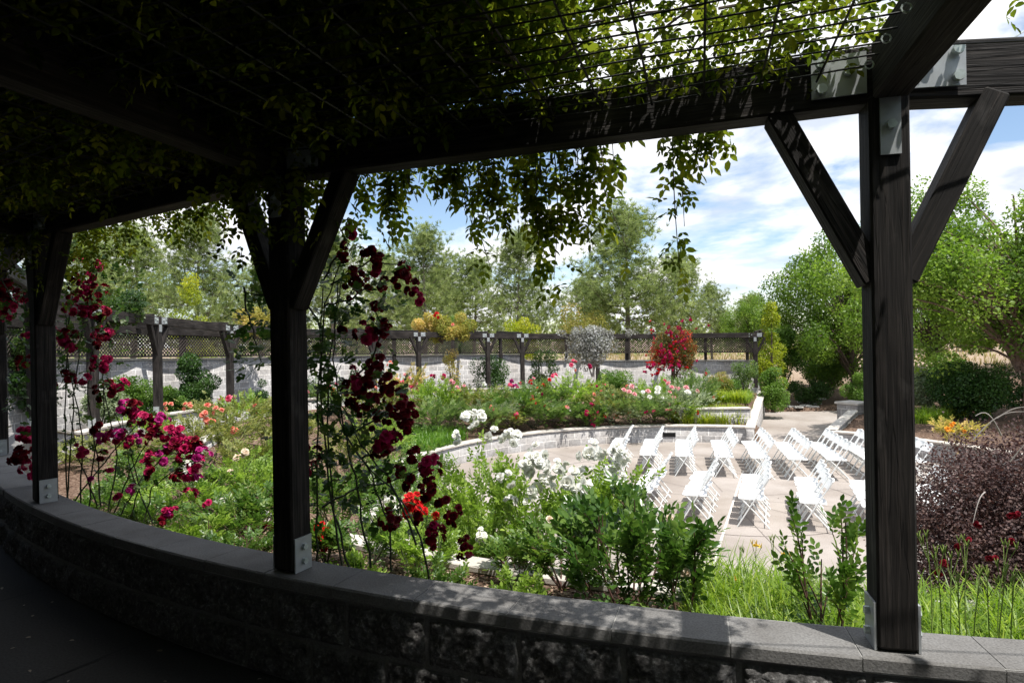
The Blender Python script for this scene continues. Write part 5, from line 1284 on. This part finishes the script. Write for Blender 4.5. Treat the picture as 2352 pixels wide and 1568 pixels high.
# unseen leaf patches added further right to shade and dapple the seat wall
a, t, R = arcpts(13000, 254.5, 275, 12.75, 15.1, 4.0, 4.4)
nz = np.array([mnoise.noise(Vector((p[0] * 2.2, p[1] * 2.2, 9.1))) for p in a]); k = (nz > -.02 + .12 * np.clip((13.4 - R), 0, 1)) & (a[:, 1] < 1.72); a = a[k]
mesh_obj('foliage', leaves(a, rnd(len(a)), unit(UP + rnd(len(a)) * .6), .10 * rng.uniform(.7, 1.2, len(a)), T_RHOMB), M['lf_canopy'], vine, vo)
# leaves tumbling over both sides of the beam
mb = MB(); An = []; Od = []
def strand(x0, x1, y1, k=1.0, zoff=.12, z_start=4.12, spread=.03, fwd=0.0, ystart=None):
    """a hanging shoot from the beam at picture column x0 down to (x1,y1)"""
    zz = hit(x0, 11.78 - fwd)[0]; a_ = P(x0, 300, zz); a_ = np.array([a_.x, a_.y, z_start]); b_ = np.array(P(x1, y1, zz + zoff)); L_ = np.linalg.norm(a_ - b_); m = max(4, int(L_ / .028))
    pts = cane_pts(a_, b_, (rng.normal() * .03, .05, 0), m); mb.tube([p - vo for p in pts], .0035, .0015, 4, False)
    n = int(m * .86 * k); ii = rng.integers(1, m + 1, n); q = np.array(pts)[ii] + rng.normal(size=(n, 3)) * spread * (1.15 - .6 * ii / m)[:, None]
    return q - vo
shoots = []
ST = [(838, 826, 432, 1.2), (860, 862, 455, 1.6), (880, 885, 470, 1.8), (898, 905, 500, 2), (905, 912, 528, 1.7), (925, 925, 490, 1.6), (945, 940, 430, 1.6), (965, 962, 420, 1.8), (985, 985, 408, 1.8),
      (1010, 1012, 400, 1.8), (1030, 1030, 420, 1.6), (1045, 1052, 450, 1.8), (1065, 1075, 480, 2), (1085, 1098, 500, 2), (1105, 1120, 505, 2.2), (1125, 1150, 490, 2.2), (1150, 1165, 500, 2.2), (1170, 1190, 495, 2.2), (1190, 1210, 480, 2.4), (1215, 1225, 520, 2.2), (1235, 1238, 565, 1.7), (1240, 1250, 600, 1.1), (1255, 1272, 640, 1.0), (1250, 1268, 520, 2.2), (1275, 1290, 530, 2.2), (1295, 1310, 525, 2.2), (1315, 1330, 500, 2.2), (1335, 1352, 510, 1.6), (1350, 1365, 480, 1.8), (1375, 1392, 400, 1.6), (1395, 1410, 385, 1.6), (1360, 1388, 395, 1.8),
      (1548, 1562, 630, 1.0), (1556, 1572, 520, .8), (1562, 1570, 480, .8), (1540, 1550, 340, 1.8), (1585, 1605, 350, 2.0), (1600, 1640, 330, 2.2), (1620, 1665, 315, 1.6), (1575, 1585, 370, 1.8),
      (1040, 1005, 440, 1.1), (1000, 1130, 625, .8), (1040, 1085, 560, .9), (1330, 1440, 570, .8)]
for i, (x0, x1, y1, k_) in enumerate(ST):
    q = strand(x0, x1, y1, k_, zoff=rng.uniform(.0, .25)); big = .047 if i % 3 else .055
    mesh_obj('hanging_shoot', compound(q, rnd(len(q)) * .8 - UP * .35, big if k_ < 2.1 else .045, T_LEAF, .5), M['lf_canopy'], vine)
for x0, x1, y1, k_ in [(180, 192, 560, 1.5), (200, 215, 545, 2), (225, 240, 590, 1.4), (250, 262, 560, 1.8), (275, 285, 600, 1.4), (300, 308, 545, 2), (325, 330, 560, 1.6), (350, 352, 520, 1.8), (375, 380, 555, 1.3), (400, 402, 520, 2), (425, 430, 530, 1.5), (445, 450, 505, 2), (470, 476, 495, 2), (495, 505, 480, 2), (515, 520, 470, 1.5)]:
    q = strand(x0, x1, y1, k_ * 1.2, zoff=.3, spread=.05); mesh_obj('hanging_shoot', compound(q, rnd(len(q)) * .8 - UP * .35, .045, T_LEAF, .5), M['lf_canopy'], vine)
# inner side: dark leaves over the beam face
for i in range(60):
    th = rng.uniform(224, 249); n = rng.integers(8, 20); L_ = rng.uniform(.05, .22); c = pol(rng.uniform(12.14, 12.6), th, 4.06); q = np.array(c) + rng.normal(size=(n, 3)) * np.array([.06, .06, 0]); q[:, 2] -= rng.random(n) * L_
    An.append(q)
for th_, cnt in ((TH_M, 420), (TH_L, 300)):
    c = np.array(pol(11.98, th_, 3.80)); q = c + rng.normal(size=(cnt, 3)) * np.array([.20, .16, .17]); An.append(q)
An = np.concatenate(An) - vo; mesh_obj('foliage', compound(An, rnd(len(An)) * .8 - UP * .3, .046, T_LEAF, .5), M['lf_canopy'], vine)
# woody stems in the canopy
for i in range(46):
    t0 = rng.uniform(224, 252); a_ = np.array(pol(rng.uniform(12, 14), t0, 4.0)); b_ = np.array(pol(rng.uniform(12, 14.5), t0 + rng.uniform(-7, 7), 4.12))
    if theta(b_[0], b_[1]) > 256: continue
    mb.tube([p - vo for p in cane_pts(a_, b_, (rng.normal() * .1, rng.normal() * .1, .05), 7)], .006, .003, 5, False)
for (p, q) in [((1330, 60), (1620, 20)), ((1500, 90), (1640, 0)), ((1560, 170), (1660, 30)), ((1620, 60), (1790, 40)), ((1640, 130), (1700, 20)), ((1250, 170), (1380, 80)), ((1850, 60), (1700, 100)), ((1650, 20), (1930, 0))]:
    mb.tube([x - vo for x in cane_pts(P(p[0], p[1], 2.35), P(q[0], q[1], 2.2), (0, .03, .03), 7)], .006, .003, 5, False)
mb.build('woody_stems', M['bark'], vine)

# mulch chips near the camera and fallen leaves on the walkway
pts = poly_points([(-5, 5.2), (-3.2, 8.5), (-1, 9), (1.5, 6), (1.4, 3.2), (-1.0, 4.0), (-3.0, 5.4)], 24000); keep = [math.hypot(x - CX, y - CY) < 10.0 or 10.25 < math.hypot(x - CX, y - CY) < 11.8 for x, y in pts]; pts = pts[keep]
pp = np.array([(x, y, soil(x, y) + .008) for x, y in pts]); n = len(pp)
tag(mesh_obj('mulch_chips', leaves(pp, unit(rnd(n) * np.array([1, 1, .25])), unit(UP + rnd(n) * .5), rng.uniform(.015, .045, n), T_RHOMB), M['chip']), 'loose pale and brown wood chips over the rose bed', 'mulch', kind='stuff')
a, t, R = arcpts(420, 205, 270, 12.15, 14.6, 0, 0); a[:, 2] = 1.4 + np.array([W(x) for x in t]) + .008; n = len(a)
tag(mesh_obj('fallen_leaves', leaves(a, unit(rnd(n) * np.array([1, 1, .1])), unit(UP + rnd(n) * .25), rng.uniform(.015, .04, n), T_LEAF), M['litter']), 'scattered dry leaves and petals on the dark walkway', 'leaves', kind='stuff')
pl = rng.uniform(-6.3, 6.3, (340, 2)); pl = pl[np.hypot(pl[:, 0], pl[:, 1]) < 6.3]; n = len(pl); a = np.stack([PX0 + pl[:, 0], PY0 + pl[:, 1], np.full(n, .008)], 1)
tag(mesh_obj('fallen_leaves', leaves(a, unit(rnd(n) * np.array([1, 1, .1])), unit(UP + rnd(n) * .25), rng.uniform(.02, .045, n), T_LEAF), M['litter']), 'few dry leaves and petals blown over the plaza', 'leaves', kind='stuff')
# dry grass and scrub on the dirt slope
sl = np.stack([rng.uniform(8, 60, 2600), rng.uniform(29, 75, 2600)], 1); sl = np.repeat(sl, 9, 0) + rng.normal(size=(2600 * 9, 2)) * .22
tag(mesh_obj('dry_grass', blades(sl[:, 0], sl[:, 1], 0, .42, .3, .05, zfun=soil), M['dry']), 'dry tan grass tufts over the dirt slope behind the trees', 'grass', kind='stuff')
for i, (px, d, top, w_, lb) in enumerate([(2060, 40, 760, 120, 'scrubby bush on the slope behind the right post'), (2180, 44, 752, 90, 'scrubby olive bush on the slope right of the post'), (2260, 38, 765, 110, 'scrubby bush on the slope behind the dark mound'), (1990, 46, 768, 80, 'small scrubby bush on the slope left of the post'), (1830, 44, 745, 120, 'olive scrub bush on the skyline left of the leafy tree'), (2330, 50, 745, 120, 'far scrub bush near the right edge')]):
    S(px, d, top, w_, lb, 'lf_olive', .13, 3500, 'scrub_bush')
# pipe railing seen right of the right post
r = empty('pipe_railing', tuple(gpt(2125, 832, 1.0))); tag(r, 'thin metal pipe railing right of the right post, before the dirt slope', 'railing')
mb = MB(); 
for x in (-.35, .35, 1.6, 2.9): mb.tube([(x, 0, 0), (x, 0, .95)], .025, .025, 6)
mb.build('posts', M['galv'], r); mb = MB(); mb.tube([(-1.4, 0, .95), (3.4, 0, .95)], .022, .022, 6); mb.tube([(-1.4, 0, .5), (3.4, 0, .5)], .018, .018, 6); mb.build('rail', M['galv'], r)
# unseen bushes added behind the outer wall to keep sky light off the walkway
for i, th in enumerate(range(208, 266, 6)):
    c = pol(16.4, th); rt = empty('light_block_hedge', (c.x, c.y, 1.45)); Ls = [(rng.normal() * .7, rng.normal() * .5, rng.uniform(.5, 3.2), rng.uniform(.7, 1.0)) for _ in range(16)]
    Pp, dd = lump_points(Ls, 5200, .8); mesh_obj('foliage', leaves(Pp, unit(dd + rnd(len(Pp))), unit(dd + rnd(len(Pp))), .17 * rng.uniform(.7, 1.3, len(Pp)), T_RHOMB), M['lf_dark'], rt)
    tag(rt, 'unseen dark bush added behind the outer walkway wall to block light', 'hedge', 'added light-blocking bushes behind the outer wall')
SKYSEED = 3.0; EXPO = 0.52
# ---------------------------------------------------------------- light, sky, camera
SUN_EL = D2R(68); sdir = Vector((.61, -.79, 0)).normalized() * math.cos(SUN_EL) + Vector((0, 0, math.sin(SUN_EL)))
sun = bpy.data.lights.new('sun', 'SUN'); sun.energy = 4.6; sun.angle = D2R(.53); sun.color = (1.0, .965, .91)
so = link(bpy.data.objects.new('sun', sun)); so.rotation_euler = (-sdir).to_track_quat('-Z', 'Y').to_euler()
w = bpy.data.worlds.new('World'); scene.world = w; w.use_nodes = True; nt = w.node_tree; nt.nodes.clear(); N = nt.nodes.new; L = nt.links.new
out = N('ShaderNodeOutputWorld'); sky = N('ShaderNodeTexSky'); sky.sky_type = 'NISHITA'; sky.sun_disc = False
sky.sun_elevation = SUN_EL; sky.sun_rotation = math.atan2(sdir.x, sdir.y); sky.altitude = 100; sky.air_density = 1.0; sky.dust_density = .6
bg = N('ShaderNodeBackground'); bg.inputs[1].default_value = .13; L(sky.outputs[0], bg.inputs[0])
tc = N('ShaderNodeTexCoord'); sep = N('ShaderNodeSeparateXYZ'); L(tc.outputs['Generated'], sep.inputs[0])
def mth(op, a, b=None, clamp=False):
    m = N('ShaderNodeMath'); m.operation = op; m.use_clamp = clamp
    for i, s_ in enumerate((a, b)):
        if s_ is None: continue
        if isinstance(s_, (int, float)): m.inputs[i].default_value = s_
        else: L(s_, m.inputs[i])
    return m.outputs[0]
zc = mth('ADD', mth('MAXIMUM', sep.outputs['Z'], 0.0), .22)
cx_ = mth('DIVIDE', sep.outputs['X'], zc); cy_ = mth('DIVIDE', sep.outputs['Y'], zc)
cmb = N('ShaderNodeCombineXYZ'); L(cx_, cmb.inputs[0]); L(cy_, cmb.inputs[1]); cmb.inputs[2].default_value = SKYSEED
n1 = N('ShaderNodeTexNoise'); n1.inputs['Scale'].default_value = 1.25; n1.inputs['Detail'].default_value = 9; n1.inputs['Roughness'].default_value = .56; n1.inputs['Distortion'].default_value = .25; L(cmb.outputs[0], n1.inputs['Vector'])
n2 = N('ShaderNodeTexNoise'); n2.inputs['Scale'].default_value = 3.4; n2.inputs['Detail'].default_value = 6; L(cmb.outputs[0], n2.inputs['Vector'])
cov = ramp(nt, n1.outputs['Fac'], [(.43, (0, 0, 0)), (.53, (1, 1, 1))])
shade = ramp(nt, n2.outputs['Fac'], [(.36, (.60, .66, .76)), (.52, (1.0, 1.0, 1.02)), (.66, (1.10, 1.09, 1.08))])
bc = N('ShaderNodeBackground'); L(shade, bc.inputs[0]); bc.inputs[1].default_value = .92
mx = N('ShaderNodeMixShader'); L(cov, mx.inputs[0]); L(bg.outputs[0], mx.inputs[1]); L(bc.outputs[0], mx.inputs[2]); L(mx.outputs[0], out.inputs[0])

cam = bpy.data.cameras.new('camera'); co = link(bpy.data.objects.new('camera', cam)); scene.camera = co
cam.sensor_width = 36; cam.lens = 36 * F / 2352; cam.clip_end = 3000; cam.clip_start = .05
co.location = (0, 0, E); co.rotation_euler = (math.pi / 2, D2R(1.0), 0)
scene.view_settings.view_transform = 'Standard'; scene.view_settings.look = 'None'; scene.view_settings.exposure = EXPO; scene.view_settings.gamma = 1
scene.cycles.max_bounces = 8; scene.cycles.diffuse_bounces = 4; scene.cycles.transmission_bounces = 4; scene.cycles.sample_clamp_indirect = 6
scene.cycles.use_denoising = True
